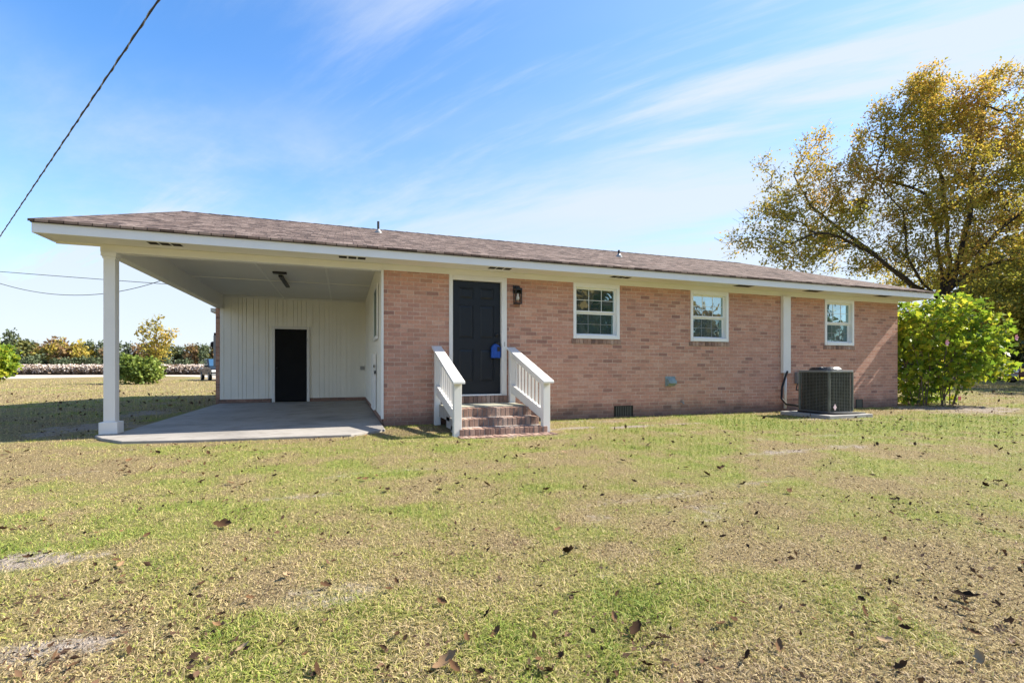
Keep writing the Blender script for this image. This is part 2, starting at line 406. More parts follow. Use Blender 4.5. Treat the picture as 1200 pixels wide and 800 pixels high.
def green_at(x, y):
    g = .40 + 1.1*(fbm(x*.75+11, y*1.1+5, 4)-.5) + 1.1*(fbm(x*3.6, y*3.6+9, 4)-.5)
    g = g + .36*np.exp(-(((x-7.5)/6.0)**2 + ((y-5.6)/1.5)**2))           # the watered strip by the wall
    g = g + .27*np.exp(-(((x-10.5)/2.5)**2 + ((y-5.9)/.8)**2))
    g = g - .16*smoothstep(y, 14, 22) - .05*smoothstep(x, -1, -3)*smoothstep(y, 9, 5)
    g = g + .08*smoothstep(y, 1.0, 2.6)*smoothstep(y, 5.0, 3.0)*0
    return np.clip(g, 0, 1)

def make_ground():
    def axis(lo, hi, st, far):
        a = list(np.arange(lo, hi+1e-6, st)); s = st; v = lo
        left = []
        while v > -far: s *= 1.22; v -= s; left.append(v)
        s = st; v = hi; right = []
        while v < far: s *= 1.22; v += s; right.append(v)
        return np.array(left[::-1] + a + right)
    X = axis(-9, 17, .13, 900); Y = axis(.4, 12, .13, 900)
    gx, gy = np.meshgrid(X, Y); Z = ground_z(gx, gy)
    V = np.stack([gx, gy, Z], -1).reshape(-1, 3); nx, ny = len(X), len(Y)
    i = np.arange(ny-1)[:, None]*nx + np.arange(nx-1)[None, :]
    F = np.stack([i, i+1, i+nx+1, i+nx], -1).reshape(-1, 4)
    me = np_mesh('lawn', V, [F])
    for nm, fn in (('bare', bare_at), ('green', green_at)):
        a = me.attributes.new(nm, 'FLOAT', 'POINT'); a.data.foreach_set('value', fn(V[:, 0], V[:, 1]).astype(np.float32))
    o = struct('lawn', me, M['ground'], smooth=True)
make_ground()

def make_grass():
    """short mown blades, thick near the camera, coarser further off"""
    N0 = 800000
    d = np.exp(RNG.random(N0)*math.log(42/1.25))*1.25
    ang = (RNG.random(N0)-.5)*2*R_(54) + YAW
    x = d*np.sin(ang)/np.cos(ang-YAW); y = d*np.cos(ang)/np.cos(ang-YAW)
    # gather two thirds of them into tufts
    tuft = RNG.random(N0) < .6
    cell = .035*np.maximum(1, d/3)
    cx = (np.floor(x/cell)+.5)*cell + (vnoise(x/cell*1.0+.5, y/cell)-.5)*cell; cy = (np.floor(y/cell)+.5)*cell
    x = np.where(tuft, cx + (x-cx)*.45, x); y = np.where(tuft, cy + (y-cy)*.45, y)
    b = bare_at(x, y)
    keep = RNG.random(N0) > b*.85
    keep &= ~((x > -3.1) & (x < .62) & (y > 7.2 + .06*(fbm(x*4, y*0+3, 3)-.5)) & (y < 15) & ~((x > .15) & (y < 7.55)))   # slab
    keep &= ~((x > -3.3) & (x < 13.4) & (y > 8.24))
    keep &= ~((x > 1.45) & (x < 2.95) & (y > 6.4))
    keep &= ~((x > 8.75) & (x < 9.95) & (y > 6.65) & (y < 7.75))
    x, y, d = x[keep], y[keep], d[keep]; n = len(x)
    z = ground_z(x, y) - .004
    g = np.clip(green_at(x, y) - .25*bare_at(x, y), 0, 1)
    s = np.maximum(1, d/4.4)
    h = (.006 + .020*RNG.random(n)**1.5)*(.7+.6*g)*np.sqrt(s); w = (.0010 + .0014*RNG.random(n))*s
    a = RNG.random(n)*2*math.pi; lean = h*(.3+2.6*RNG.random(n)**1.6)
    la = RNG.random(n)*2*math.pi
    px, py = np.cos(a)*w, np.sin(a)*w
    tx, ty = x + np.cos(la)*lean, y + np.sin(la)*lean
    mx, my = x + np.cos(la)*lean*.35, y + np.sin(la)*lean*.35
    V = np.empty((n, 5, 3))
    V[:, 0] = np.stack([x-px, y-py, z], -1); V[:, 1] = np.stack([x+px, y+py, z], -1)
    V[:, 2] = np.stack([mx+px*.8, my+py*.8, z+h*.72], -1); V[:, 3] = np.stack([mx-px*.8, my-py*.8, z+h*.72], -1)
    V[:, 4] = np.stack([tx, ty, z+h*(.55+.6*RNG.random(n))], -1)
    base = np.arange(n)[:, None]*5
    me = np_mesh('grass', V.reshape(-1, 3), [base+np.array([[0,1,2,3]]), base+np.array([[3,2,4]])])
    at = me.attributes.new('green', 'FLOAT', 'POINT'); at.data.foreach_set('value', np.repeat(g, 5).astype(np.float32))
    o = obj('grass', me, M['blades']); o['kind'] = 'stuff'; tag(o, 'short mown grass, half green and half straw, growing over the lawn', 'grass')
make_grass()

# ------------------------------------------------------------------ the house
HX = Vector((5.0, 8.28, 0))
YW, YE, YB = 8.28, 7.78, 14.74
house = thing('brick_house', HX, 'single storey tan brick ranch house with brown shingle roof and open white carport', 'house')
def part(name, mb, mat, parent=house, **k): return obj(name, mb, mat, parent, **k)

# front wall: brick face with openings cut out
OPEN = [(1.748, 2.794, .40, 2.6), (4.14, 5.15, 1.535, 2.6), (6.866, 7.857, 1.535, 2.6), (10.728, 11.689, 1.515, 2.6)]
def wall_with_openings(x0, x1, z0, z1, y0, y1, opens):
    mb = MB(); xs = sorted({x0, x1, *[o[0] for o in opens], *[o[1] for o in opens]})
    for a, b in zip(xs, xs[1:]):
        segs = [(z0, z1)]
        for o in opens:
            if o[0] <= a + 1e-6 and o[1] >= b - 1e-6:
                ns = []
                for s0, s1 in segs:
                    if o[2] > s0: ns.append((s0, min(s1, o[2])))
                    if o[3] < s1: ns.append((max(s0, o[3]), s1))
                segs = ns
        for s0, s1 in segs: mb.add([(a,y0,s0),(b,y0,s0),(b,y0,s1),(a,y0,s1)], [(0,1,2,3)])
    for o in opens:
        a, b, c, d = o
        mb.add([(a,y0,c),(a,y1,c),(a,y1,d),(a,y0,d)], [(0,1,2,3)]); mb.add([(b,y0,c),(b,y0,d),(b,y1,d),(b,y1,c)], [(0,1,2,3)])
        mb.add([(a,y0,c),(b,y0,c),(b,y1,c),(a,y1,c)], [(0,1,2,3)])
    return mb
mb = wall_with_openings(.632, 13.27, -.1, 2.62, YW, YW+.14, OPEN)
part('brick_wall', mb, M['brick'])
part('brick_wall', MB().add([(.632,YW,-.1),(.632,YW+.1,-.1),(.632,YW+.1,.13),(.632,YW,.13)], [(3,2,1,0)]), M['brick_side'])
part('brick_wall', MB().box(13.15, 13.268, YW+.003, 19.28, -.1, 2.62), M['brick_side'])
part('brick_wall', MB().box(-3.22, -3.13, YB-.02, 19.28, -.1, 2.58), M['brick'])
part('brick_wall', MB().box(-3.22, 13.268, 19.283, 19.38, -.1, 2.62), M['brick'])
# gable walls above the eaves
for x0, x1, m in ((-3.2, -3.14, 'siding'), (13.15, 13.265, 'siding')):
    part('gable_wall', MB().prism([(YW+.02, 2.62), (19.25, 2.62), (19.25, 2.98), (13.76, 4.74), (YW+.02, 2.98)], 'x', x0, x1), M[m])

# roof
RX0, RX1, RY0, RY1, RYM, RZ0, RZ1 = -3.765, 13.80, 7.745, 19.80, 13.765, 2.852, 4.80
mb = MB(); th = .032
for ya in (RY0, RY1):
    v = [(RX0,ya,RZ0),(RX1,ya,RZ0),(RX1,RYM,RZ1),(RX0,RYM,RZ1),(RX0,ya,RZ0-th),(RX1,ya,RZ0-th),(RX1,RYM,RZ1-th),(RX0,RYM,RZ1-th)]
    mb.add(v, [(0,1,2,3),(7,6,5,4),(0,4,5,1),(1,5,6,2),(0,3,7,4)])
roof = part('roof', mb, M['shingle'])
cap = MB()
for k in range(int((RX1-RX0)/.3)):
    a = RX0 + .02 + k*.3 ; b = min(a+.32, RX1-.01); dz = .006
    for sgn in (-1, 1):
        y2 = RYM + sgn*.13
        cap.add([(a,RYM,RZ1+.018),(b,RYM,RZ1+.010),(b,y2,RZ1-.042+.006),(a,y2,RZ1-.042+.016)], [(0,1,2,3)])
part('ridge_cap', cap, M['shingle'], parent=roof)
def roofz(y): return RZ0 + (y-RY0)*(RZ1-RZ0)/(RYM-RY0)
for x, y, r, hgt, m in ((.80, 12.15, .028, .27, 'rubber'), (6.77, 10.9, .028, .17, 'rubber')):
    z = roofz(y)
    v = part('vent_pipe', MB().tube([(x,y,z-.05),(x,y,z+hgt)], r, 12), M[m], parent=roof)
    part('pipe_boot', MB().lathe([(.09,-.03),(.085,.02),(.055,.035),(.04,.07),(.03,.08)], x, y, z, 16), M['grey'], parent=roof)
# fascia, drip edge, rake boards
fas = part('fascia', MB().box(-3.742, 13.784, YE, YE+.022, 2.688, 2.816), M['fascia'], bevel=.003)
part('fascia', MB().box(-3.742, 13.784, 19.74, 19.762, 2.688, 2.816), M['fascia'])
part('drip_edge', MB().box(-3.752, 13.792, YE-.016, YE+.02, 2.8165, 2.8205), M['drip'], parent=fas)  # dark metal edge, with the shingle-edge shadow put into its colour
part('drip_edge', MB().box(-3.752, 13.792, YE-.012, YE+.024, 2.821, 2.846), M['drip'], parent=fas)
def rz_(y): return 2.815 + (y-RY0)*(RZ1-RZ0)/(RYM-RY0)
for x0, x1 in ((-3.742, -3.722), (13.764, 13.784)):
    mb = MB()
    for ya, yb in ((YE+.023, RYM), (19.738, RYM)):
        f = lambda y: 2.815 + (min(abs(y-RY0), abs(RY1-y)))*(RZ1-RZ0)/(RYM-RY0)
        mb.prism([(ya, f(ya)-.15), (yb, f(yb)-.15), (yb, f(yb)), (ya, f(ya))], 'x', x0, x1)
    part('rake_board', mb, M['fascia'])
for x0, x1 in ((-3.721, -3.202), (13.272, 13.763)):
    mb = MB()
    for ya, yb in ((YW+.02, RYM), (19.26, RYM)):
        f = lambda y: 2.80 + (min(abs(y-RY0), abs(RY1-y)))*(RZ1-RZ0)/(RYM-RY0) - .12
        mb.prism([(ya, f(ya)), (yb, f(yb)), (yb, f(yb)+.015), (ya, f(ya)+.015)], 'x', x0, x1)
    part('rake_soffit', mb, M['white'])
    # boxed eave return closes the corner
    part('eave_return', MB().box(x0, x1, YW-.0, YW+.018, 2.67, 2.99), M['white'])
    xo = x0-.0205 if x0 < 0 else x1+.0005
    part('eave_return', MB().box(xo, xo+.02, YE+.023, YW+.018, 2.688, 2.80), M['fascia'])
sof = part('soffit', MB().box(-3.72, 13.762, YE+.023, YW-.002, 2.70, 2.715), M['white'])
part('soffit', MB().box(-3.72, 13.762, 19.385, 19.738, 2.70, 2.715), M['white'])
for vx in (-2.35, .13, 2.56, 4.97, 7.95, 9.93, 12.2):
    mb = MB(); dk = MB()
    mb.box(vx-.215, vx+.215, 7.845, 8.03, 2.694, 2.6995)
    fr = part('soffit_vent', mb, M['white'] if vx < 7 else M['grey'], parent=sof)
    for k in (-1, 0, 1):
        dk.box(vx+k*.14-.058, vx+k*.14+.058, 7.865, 8.01, 2.6905, 2.6935)
    o = part('vent_slots', dk, M['slot'], parent=sof)
part('frieze_board', MB().box(.60, 13.27, YW-.026, YW-.002, 2.6, 2.699), M['white'], bevel=.003)
part('corner_trim', MB().box(.592, .63, YW-.03, YW+.11, .12, 2.599), M['white'], bevel=.003)

# carport: beams, post, ceiling, panelled walls
part('carport_beam', MB().box(-3.215, .598, YW-.026, YW+.12, 2.594, 2.698), M['white'], bevel=.003)
part('carport_beam', MB().box(-3.20, .60, YW+.08, YW+.118, 2.699, 2.93), M['white'])
part('carport_beam', MB().box(-3.20, -3.05, YW+.121, YB-.022, 2.575, 2.935), M['white'], bevel=.003)
mb = MB().box(-3.182, -3.045, YW-.02, YW+.117, .05, 2.52)
post = part('carport_post', mb, M['white'], bevel=.004)
part('post_base', MB().box(-3.222, -3.005, YW-.06, YW+.157, .038, .205), M['white'], parent=post, bevel=.006)
part('post_cap', MB().box(-3.205, -3.022, YW-.043, YW+.14, 2.535, 2.593).box(-3.192, -3.035, YW-.03, YW+.127, 2.505, 2.534), M['white'], parent=post, bevel=.003)
ceil = part('carport_ceiling', MB().box(-3.049, .62, YW+.119, YB+.02, 2.931, 2.95), M['ceiling'])
mb = MB().box(-3.045, .615, 11.90, 11.94, 2.919, 2.9305)
for bx in (-1.56, -.33):
    mb.box(bx-.018, bx+.018, YW+.12, 11.899, 2.921, 2.9305).box(bx-.018, bx+.018, 11.941, YB-.01, 2.921, 2.9305)
part('ceiling_batten', mb, M['siding'], parent=ceil)
part('cove_trim', MB().box(-3.048, .618, YB-.05, YB-.0265, 2.885, 2.93), M['white'], parent=ceil)
def paneling(axis, a0, a1, z0, z1, c, sign, skips=()):
    """grooved sheet siding: boards with narrow grooves between"""
    mb = MB(); rnd = random.Random(3); a = a0
    while a < a1 - .01:
        b = min(a + rnd.choice((.065, .10, .10, .13, .17)), a1)
        if a1 - b < .04: b = a1
        segs = [(z0, z1)]
        for s0, s1, t0, t1 in skips:
            if a < s1 and b > s0: segs = [(t1, z1)] + ([(z0, t0)] if t0 > z0 else [])
        for p, q in segs:
            if axis == 'x': mb.box(a+.004, b-.004, c-.018, c, p, q)
            else: mb.box(c-.018, c, a+.004, b-.004, p, q)
        a = b
    if axis == 'x': mb.box(a0, a1, c, c+.02, z0, z1)
    else: mb.box(c, c+.02, a0, a1, z0, z1)
    return mb
part('storage_wall', paneling('x', -3.128, .609, .135, 2.93, YB, -1, [(-1.90, -.90, 0, 2.13)]), M['siding'])
part('side_wall', paneling('y', YW+.125, YB-.011, .135, 2.93, .62, -1), M['siding'])
part('brick_plinth', MB().box(-3.125, -1.90, YB-.016, YB+.05, .02, .132), M['brick'])
part('brick_plinth', MB().box(-.90, .6, YB-.016, YB+.05, .02, .132), M['brick'])
part('brick_plinth', MB().box(.606, .63, YW+.105, YB-.013, .02, .132), M['brick_side'])
# storage door
sd = part('storage_door', MB().box(-1.79, -.98, YB-.030, YB+.02, .05, 2.06), M['black_door'], bevel=.003)
part('door_casing', MB().box(-1.868, -1.793, YB-.044, YB-.005, .04, 2.137).box(-.977, -.905, YB-.044, YB-.005, .04, 2.137).box(-1.7925, -.9775, YB-.044, YB-.005, 2.064, 2.137), M['white'], parent=sd, bevel=.003)
part('door_knob', MB().lathe([(.026,0),(.026,-.012),(.012,-.02),(.012,-.04),(.03,-.05),(.03,-.07),(.012,-.082)], -1.72, YB-.030, .98, 14, 'y'), M['black'], parent=sd, smooth=True)
for hz in (.3, 1.72): part('hinge', MB().box(-.985, -.965, YB-.050, YB-.0445, hz, hz+.1), M['grey'], parent=sd)
part('outlet_box', MB().box(.46, .57, YB-.066, YB-.0265, .93, 1.03), M['grey'], bevel=.004)
# window and low white cabinet on the carport's side wall
sw = part('side_window', MB().box(.566, .593, 9.05, 9.11, 1.5, 2.52).box(.566, .593, 10.06, 10.12, 1.5, 2.52).box(.566, .593, 9.1105, 10.0595, 2.46, 2.52).box(.553, .593, 9.1105, 10.0595, 1.5, 1.56), M['white'], bevel=.003)
part('pane', MB().box(.580, .590, 9.11, 10.06, 1.56, 2.46), M['screen'], parent=sw)
uc = part('utility_cabinet', MB().box(.535, .593, 9.64, 10.3, .16, 1.25), M['white'], bevel=.006)
part('cabinet_latch', MB().box(.555, .585, 9.60, 9.639, .86, .92), M['black'], parent=uc)
part('cabinet_lock', MB().box(.543, .56, 9.60, 9.639, .98, 1.03), M['black'], parent=uc)
# utility boxes on the outside of the storage room
part('meter_box', MB().box(-3.315, -3.222, 14.9, 15.2, 1.02, 1.86), M['grey'], bevel=.006)
part('meter_socket', MB().lathe([(.08,0),(.08,-.06),(.06,-.09)], -3.315, 15.05, 1.62, 16, 'x'), M['slot'])
part('meter_hood', MB().box(-3.31, -3.225, 14.93, 15.17, 1.861, 1.93), M['slot'])
part('cornice', MB().box(-3.34, -3.222, YB-.02, 19.2, 2.47, 2.572), M['white'])
# front door
DY = YW + .045
dm = MB(); X0, X1, Z0, Z1 = 1.803, 2.688, .505, 2.513
cols = [(X0+.115, X0+.385), (X1-.385, X1-.115)]; rows = [(Z0+.22, Z0+.80), (Z0+.99, Z0+1.58), (Z0+1.69, Z0+1.90)]
dm.box(X0, X1, DY+.014, DY+.045, Z0, Z1)
xs = [X0, cols[0][0], cols[0][1], cols[1][0], cols[1][1], X1]; zs = [Z0] + [z for r in rows for z in r] + [Z1]
for i in range(5):
    for j in range(len(zs)-1):
        if i in (1, 3) and j % 2 == 1: continue
        dm.box(xs[i], xs[i+1], DY, DY+.0135, zs[j], zs[j+1])
door = part('front_door', dm, M['navy_door'])
for c in cols:
    for r in rows:
        a, b, p, q = c[0]+.012, c[1]-.012, r[0]+.012, r[1]-.012; i = .032
        v = [(a,DY+.0138,p),(b,DY+.0138,p),(b,DY+.0138,q),(a,DY+.0138,q),(a+i,DY+.004,p+i),(b-i,DY+.004,p+i),(b-i,DY+.004,q-i),(a+i,DY+.004,q-i)]
        part('door_panel', MB().add(v, [(0,1,5,4),(1,2,6,5),(2,3,7,6),(3,0,4,7),(4,5,6,7)]), M['navy_door'], parent=door)
part('door_knob', MB().lathe([(.032,0),(.032,-.01),(.013,-.02),(.013,-.045),(.03,-.055),(.032,-.075),(.015,-.09)], X1-.065, DY, Z0+.90, 16, 'y'), M['black'], parent=door, smooth=True)
part('deadbolt', MB().lathe([(.033,0),(.033,-.022),(.022,-.028)], X1-.065, DY, Z0+1.06, 16, 'y'), M['black'], parent=door, smooth=True)
cas = part('door_casing', MB().box(1.735, 1.80, YW-.028, YW+.1, .41, 2.599).box(2.692, 2.794, YW-.028, YW+.1, .41, 2.599).box(1.8005, 2.6915, YW-.028, YW+.1, 2.517, 2.599), M['white'], bevel=.004)
part('strike_plate', MB().box(2.744, 2.757, YW-.031, YW-.0285, 1.36, 1.44), M['grey'], parent=cas)
part('threshold', MB().box(1.8005, 2.6915, YW-.05, YW+.1, .478, .503), M['vinyl'], bevel=.003)

# windows: casing, sill, sashes with grilles
def window(x0, x1, z0, z1):
    c = .058; zm = (z0+z1)/2 + .0
    mb = MB().box(x0, x0+c, YW-.022, YW+.13, z0, z1-.001).box(x1-c, x1, YW-.022, YW+.13, z0, z1-.001)
    mb.box(x0+c+.0005, x1-c-.0005, YW-.022, YW+.13, z1-.075, z1-.001)
    w = part('window', mb, M['vinyl'], bevel=.003)
    part('sill', MB().box(x0+c+.0005, x1-c-.0005, YW-.032, YW+.13, z0, z0+.07), M['vinyl'], parent=w, bevel=.004)
    a, b = x0+c, x1-c; z0i, z1i = z0+.07, z1-.075; s = .032
    for low, (p, q), y in ((False, (zm-.018, z1i), YW+.065), (True, (z0i, zm-.019), YW+.095)):
        f = MB().box(a, a+s, y-.014, y+.014, p, q).box(b-s, b, y-.014, y+.014, p, q).box(a+s+.0005, b-s-.0005, y-.014, y+.014, p, p+s).box(a+s+.0005, b-s-.0005, y-.014, y+.014, q-s, q)
        part('sash', f, M['vinyl'], parent=w)
        part('pane', MB().box(a+s-.004, b-s+.004, y-.002, y+.004, p+s-.004, q-s+.004), M['screen' if low else 'glass'], parent=w)
        g = MB(); W = b-a-2*s; H = q-p-2*s
        for k in (1, 2): g.box(a+s+W*k/3-.004, a+s+W*k/3+.004, y-.008, y-.0022, p+s, q-s)
        for k in range(3):
            g.box(a+s+W*k/3+.0065, a+s+W*(k+1)/3-.0065, y-.008, y-.0022, p+s+H/2-.004, p+s+H/2+.004)
        part('grille', g, M['vinyl'] if not low else M['grey'], parent=w)
    # brick rowlock under the window
    r = MB(); n = 13; st = (x1-x0+.08)/n
    for k in range(n): r.box(x0-.04+k*st+.004, x0-.04+(k+1)*st-.004, YW-.014, YW+.05, z0-.098, z0-.006)
    part('brick_sill', r, M['step_brick'], parent=w, bevel=.003)
for o in OPEN[1:]: window(*o)

# fittings on the front wall
part('conduit_cover', MB().box(9.355, 9.575, YW-.085, YW-.001, .86, 2.599), M['white'], bevel=.008)
part('conduit', MB().tube([(9.44, YW-.05, .859), (9.44, YW-.05, .06)], .03, 10), M['white'], smooth=True)
def grille(x0, x1, z0, z1, name):
    f = part(name, MB().box(x0-.012, x0, YW-.012, YW-.001, z0-.01, z1+.01).box(x1, x1+.012, YW-.012, YW-.001, z0-.01, z1+.01).box(x0, x1, YW-.012, YW-.001, z1, z1+.01).box(x0, x1, YW-.004, YW-.001, z0, z1), M['black'])
    s = MB()
    for k in range(1, 10): s.box(x0+(x1-x0)*k/10-.006, x0+(x1-x0)*k/10+.006, YW-.010, YW-.0045, z0, z1)
    part('vent_bars', s, M['ac'], parent=f)
grille(5.045, 5.45, .02, .215, 'foundation_vent'); grille(11.78, 11.985, .02, .205, 'foundation_vent')
dv = part('dryer_vent', MB().prism([(YW-.001,.61),(YW-.03,.61),(YW-.11,.66),(YW-.09,.72),(YW-.001,.785)], 'x', 6.26, 6.45), M['vent_teal'], bevel=.004)
part('vent_flange', MB().box(6.235, 6.475, YW-.012, YW-.0012, .60, .80), M['vent_teal'], parent=dv)
part('hose_bib', MB().tube([(6.62,YW,.27),(6.62,YW-.07,.27),(6.62,YW-.09,.23)], .014, 8).lathe([(.03,0),(.03,.012)], 6.62, YW-.06, .30, 10), M['grey'])
part('disconnect_box', MB().box(9.78, 9.92, YW-.09, YW-.001, .62, .88), M['grey'], bevel=.005)

# ------------------------------------------------------------------ steps, railings and slab
struct('carport_slab', MB().prism([(-3.24,8.16),(-3.02,7.8),(-2.66,7.4),(-1.8,7.24),(.10,7.10),(.60,7.55),(.60,YW+.0),(.605,YB-.013),(-3.13,YB-.013),(-3.05,8.6),(-3.26,8.5)], 'z', -.12, .036), M['concrete'], bevel=.008)
steps = thing('brick_steps', (2.2, 7.4, 0), 'three brick steps with concrete landing below the dark front door', 'steps')
def brick_tread(y0, y1, z0, z1, xa, xb):
    mb = MB(); n = int((xb-xa)/.072); st = (xb-xa)/n; rr = random.Random(int(y0*100))
    for k in range(n):
        j = rr.uniform(-.005, .005)
        mb.box(xa+k*st+.006, xa+(k+1)*st-.006, y0+j, y0+.21+j, z0, z1+rr.uniform(-.003,.003))
    return mb
for y0, y1, z0, z1 in ((6.60, 6.93, -.02, .10), (6.93, 7.27, .085, .21), (7.27, 8.2, .195, .338)):
    s = obj('step', brick_tread(y0, y1, z0, z1, 1.53, 2.88), M['step_brick'], steps, bevel=.005)
    obj('mortar_bed', MB().box(1.535, 2.875, y0+.012, y1+.25 if y1 < 8 else YW-.002, z0-.05, z1-.008), M['pad'], s)
obj('landing', MB().box(1.535, 2.875, 7.485, YW-.06, .332, .352), M['landing'], steps, bevel=.004)
mb = MB()
for k in range(16): mb.box(1.60+k*.079+.004, 1.60+(k+1)*.079-.004, YW-.075, YW-.003, .352, .476)
obj('door_sill', mb, M['step_brick'], steps, bevel=.004)
mb = MB(); rr = random.Random(5)
for j in range(2):
    for k in range(20): mb.box(1.50+k*.072, 1.50+k*.072+.066, 6.36+j*.115, 6.36+j*.115+.108, -.03, .012+rr.uniform(-.004,.004))
obj('paver_strip', mb, M['step_brick'], steps, bevel=.004)

def railing(xc, label):
    t = thing('stair_railing', (xc, 7.4, 0), label, 'railing')
    yf, yb = 6.66, 8.18; zt = lambda y: .815 + (y-yf)*(1.315-.815)/(yb-yf); zb = lambda y: .19 + (y-yf)*(.455-.19)/(yb-yf)*1.45
    obj('post', MB().box(xc-.055, xc+.055, yf-.055, yf+.055, -.05, zt(yf)-.035), M['white'], t, bevel=.004)
    obj('post', MB().box(xc-.05, xc+.05, yb-.05, yb+.05, -.05, zt(yb)-.035), M['white'], t, bevel=.004)
    # sloping cap rail with a plumb-cut overhang
    obj('cap_rail', MB().prism([(yf-.13, zt(yf-.13)-.03), (yb+.08, zt(yb+.08)-.03), (yb+.08, zt(yb+.08)+.006), (yf-.13, zt(yf-.13)+.006)], 'x', xc-.085, xc+.085), M['white'], t, bevel=.004)
    obj('top_rail', MB().prism([(yf+.0555, zt(yf+.0555)-.135), (yb-.0505, zt(yb-.0505)-.135), (yb-.0505, zt(yb-.0505)-.032), (yf+.0555, zt(yf+.0555)-.032)], 'x', xc-.03, xc+.02), M['white'], t)
    obj('bottom_rail', MB().prism([(yf+.0555, zb(yf)-.0), (yb-.0505, zb(yb)-.05), (yb-.0505, zb(yb)+.10), (yf+.0555, zb(yf)+.15)], 'x', xc-.03, xc+.02), M['white'], t)
    n = 9
    for k in range(n):
        y = yf + (yb-yf)*(k+.85)/(n+.7)
        obj('baluster', MB().box(xc+.021, xc+.056, y-.0175, y+.0175, zb(y)+.05, zt(y)-.06), M['white'], t)
railing(1.512, 'white wooden stair railing on the carport side of the front steps')
railing(2.865, 'white wooden stair railing on the air conditioner side of the front steps')

# ------------------------------------------------------------------ small fixtures
lamp = thing('wall_lamp', (3.0, YW, 2.28), 'black lantern wall lamp with clear glass beside the front door', 'lamp')
obj('backplate', MB().box(2.915, 3.045, YW-.018, YW-.001, 2.33, 2.475), M['black'], lamp, bevel=.004)
obj('arm', MB().box(2.95, 3.01, YW-.13, YW-.0185, 2.415, 2.435), M['black'], lamp)
L0, L1, A0, A1 = 2.925, 3.035, YW-.145, YW-.035
mb = MB().box(L0-.008, L1+.008, A0-.008, A1+.008, 2.125, 2.143).box(L0-.008, L1+.008, A0-.008, A1+.008, 2.375, 2.414)
for x in (L0, L1):
    for y in (A0, A1): mb.box(x-.007, x+.007, y-.007, y+.007, 2.1435, 2.3745)
obj('lantern_frame', mb, M['black'], lamp)
gm = NT('lamp_glass'); gm.col((.9,.9,.88)); gm.set(Roughness=.05, Transmission_Weight=1.0, IOR=1.1)
obj('lantern_glass', MB().box(L0+.002, L1-.002, A0+.002, A1-.002, 2.146, 2.372), gm.m, lamp)
obj('bulb', MB().lathe([(.012,.13),(.014,.10),(.03,.06),(.032,.035),(.02,.008),(.004,0)][::-1], (L0+L1)/2, (A0+A1)/2, 2.19, 14), paint('bulb_glass', (.85,.8,.7), .2), lamp, smooth=True)

cl = thing('ceiling_light', (-1.2, 11.4, 2.93), 'black bar light with crosswise end plate on the carport ceiling', 'light')
obj('canopy', MB().box(-1.36, -1.10, 10.78, 10.90, 2.895, 2.9305), M['black'], cl, bevel=.005)
obj('light_bar', MB().box(-1.265, -1.185, 10.9005, 12.32, 2.845, 2.885).box(-1.25, -1.2, 11.2, 11.28, 2.8855, 2.9185), M['black'], cl, bevel=.004)

lb = thing('lockbox', (2.61, DY-.05, 1.3), 'blue plastic lockbox hanging on the front door knob', 'lockbox')
obj('box_body', MB().prism([(2.505,1.15),(2.665,1.15),(2.672,1.165),(2.672,1.34),(2.655,1.36),(2.60,1.40),(2.56,1.40),(2.52,1.37),(2.50,1.33),(2.498,1.165)], 'y', DY-.088, DY-.032), M['blue'], lb, bevel=.006)
obj('shackle', MB().tube([(2.585,DY-.06,1.395),(2.585,DY-.06,1.425),(2.61,DY-.06,1.45),(2.64,DY-.06,1.445),(2.65,DY-.06,1.42),(2.65,DY-.06,1.36)], .009, 8), M['black'], lb, smooth=True)
obj('key_panel', MB().box(2.605, 2.66, DY-.094, DY-.0885, 1.27, 1.35), M['black'], lb)

# ------------------------------------------------------------------ air conditioner
def rounded(cx, cy, h, r, n=6):
    P = []
    for sx, sy, a0 in ((1,1,0), (-1,1,90), (-1,-1,180), (1,-1,270)):
        for k in range(n+1):
            t = R_(a0 + 90*k/n); P.append((cx+sx*(h-r)+r*math.cos(t), cy+sy*(h-r)+r*math.sin(t)))
    return P
ax, ay = 9.25, 7.12
ac = thing('air_conditioner', (ax, ay, 0), 'dark grey outdoor air conditioning unit on a concrete pad by the brick wall', 'air conditioner')
obj('base_pan', MB().prism(rounded(ax, ay, .43, .11), 'z', .07, .115), M['ac_rim'], ac)
obj('coil', MB().prism(rounded(ax, ay, .395, .10), 'z', .1155, .885), M['slot'], ac)
mb = MB()
for k in range(27):
    z = .125 + k*.0285; mb.prism(rounded(ax, ay, .416, .105, 4), 'z', z, z+.011)
obj('louvre_guard', mb, M['ac'], ac)
mb = MB()
P = rounded(ax, ay, .424, .108, 3)
for sx, sy in ((-1,-1),(1,-1),(-1,1),(1,1)):
    obj('corner_post', MB().prism(rounded(ax+sx*.392, ay+sy*.392, .030, .026, 3), 'z', .1155, .885), M['ac'], ac)
for k in range(1, 8):
    u = -.36 + k*.09
    for x, y in ((ax+u, ay-.4215), (ax-.4215, ay+u)): mb.box(x-.004, x+.004, y-.004, y+.004, .1155, .885)
obj('guard_wires', mb, M['ac'], ac)
lid = obj('lid', MB().prism(rounded(ax, ay, .442, .115), 'z', .8855, .925), M['ac_rim'], ac, bevel=.006)
mb = MB().lathe([(.36,0),(.355,.02),(.31,.055),(.29,.05)], ax, ay, .9255, 32)
obj('fan_shroud', mb, M['black'], lid)
mb = MB()
for k in range(7): 
    r = .05 + k*.042
    pts = [(ax+r*math.cos(2*math.pi*i/24), ay+r*math.sin(2*math.pi*i/24), .988) for i in range(25)]
    mb.tube(pts, .004, 4, False)
for k in range(8):
    t = k*math.pi/4; mb.tube([(ax, ay, .99), (ax+.34*math.cos(t), ay+.34*math.sin(t), .96)], .005, 4)
obj('fan_guard', mb, M['grey'], lid)
u0 = ay-.432
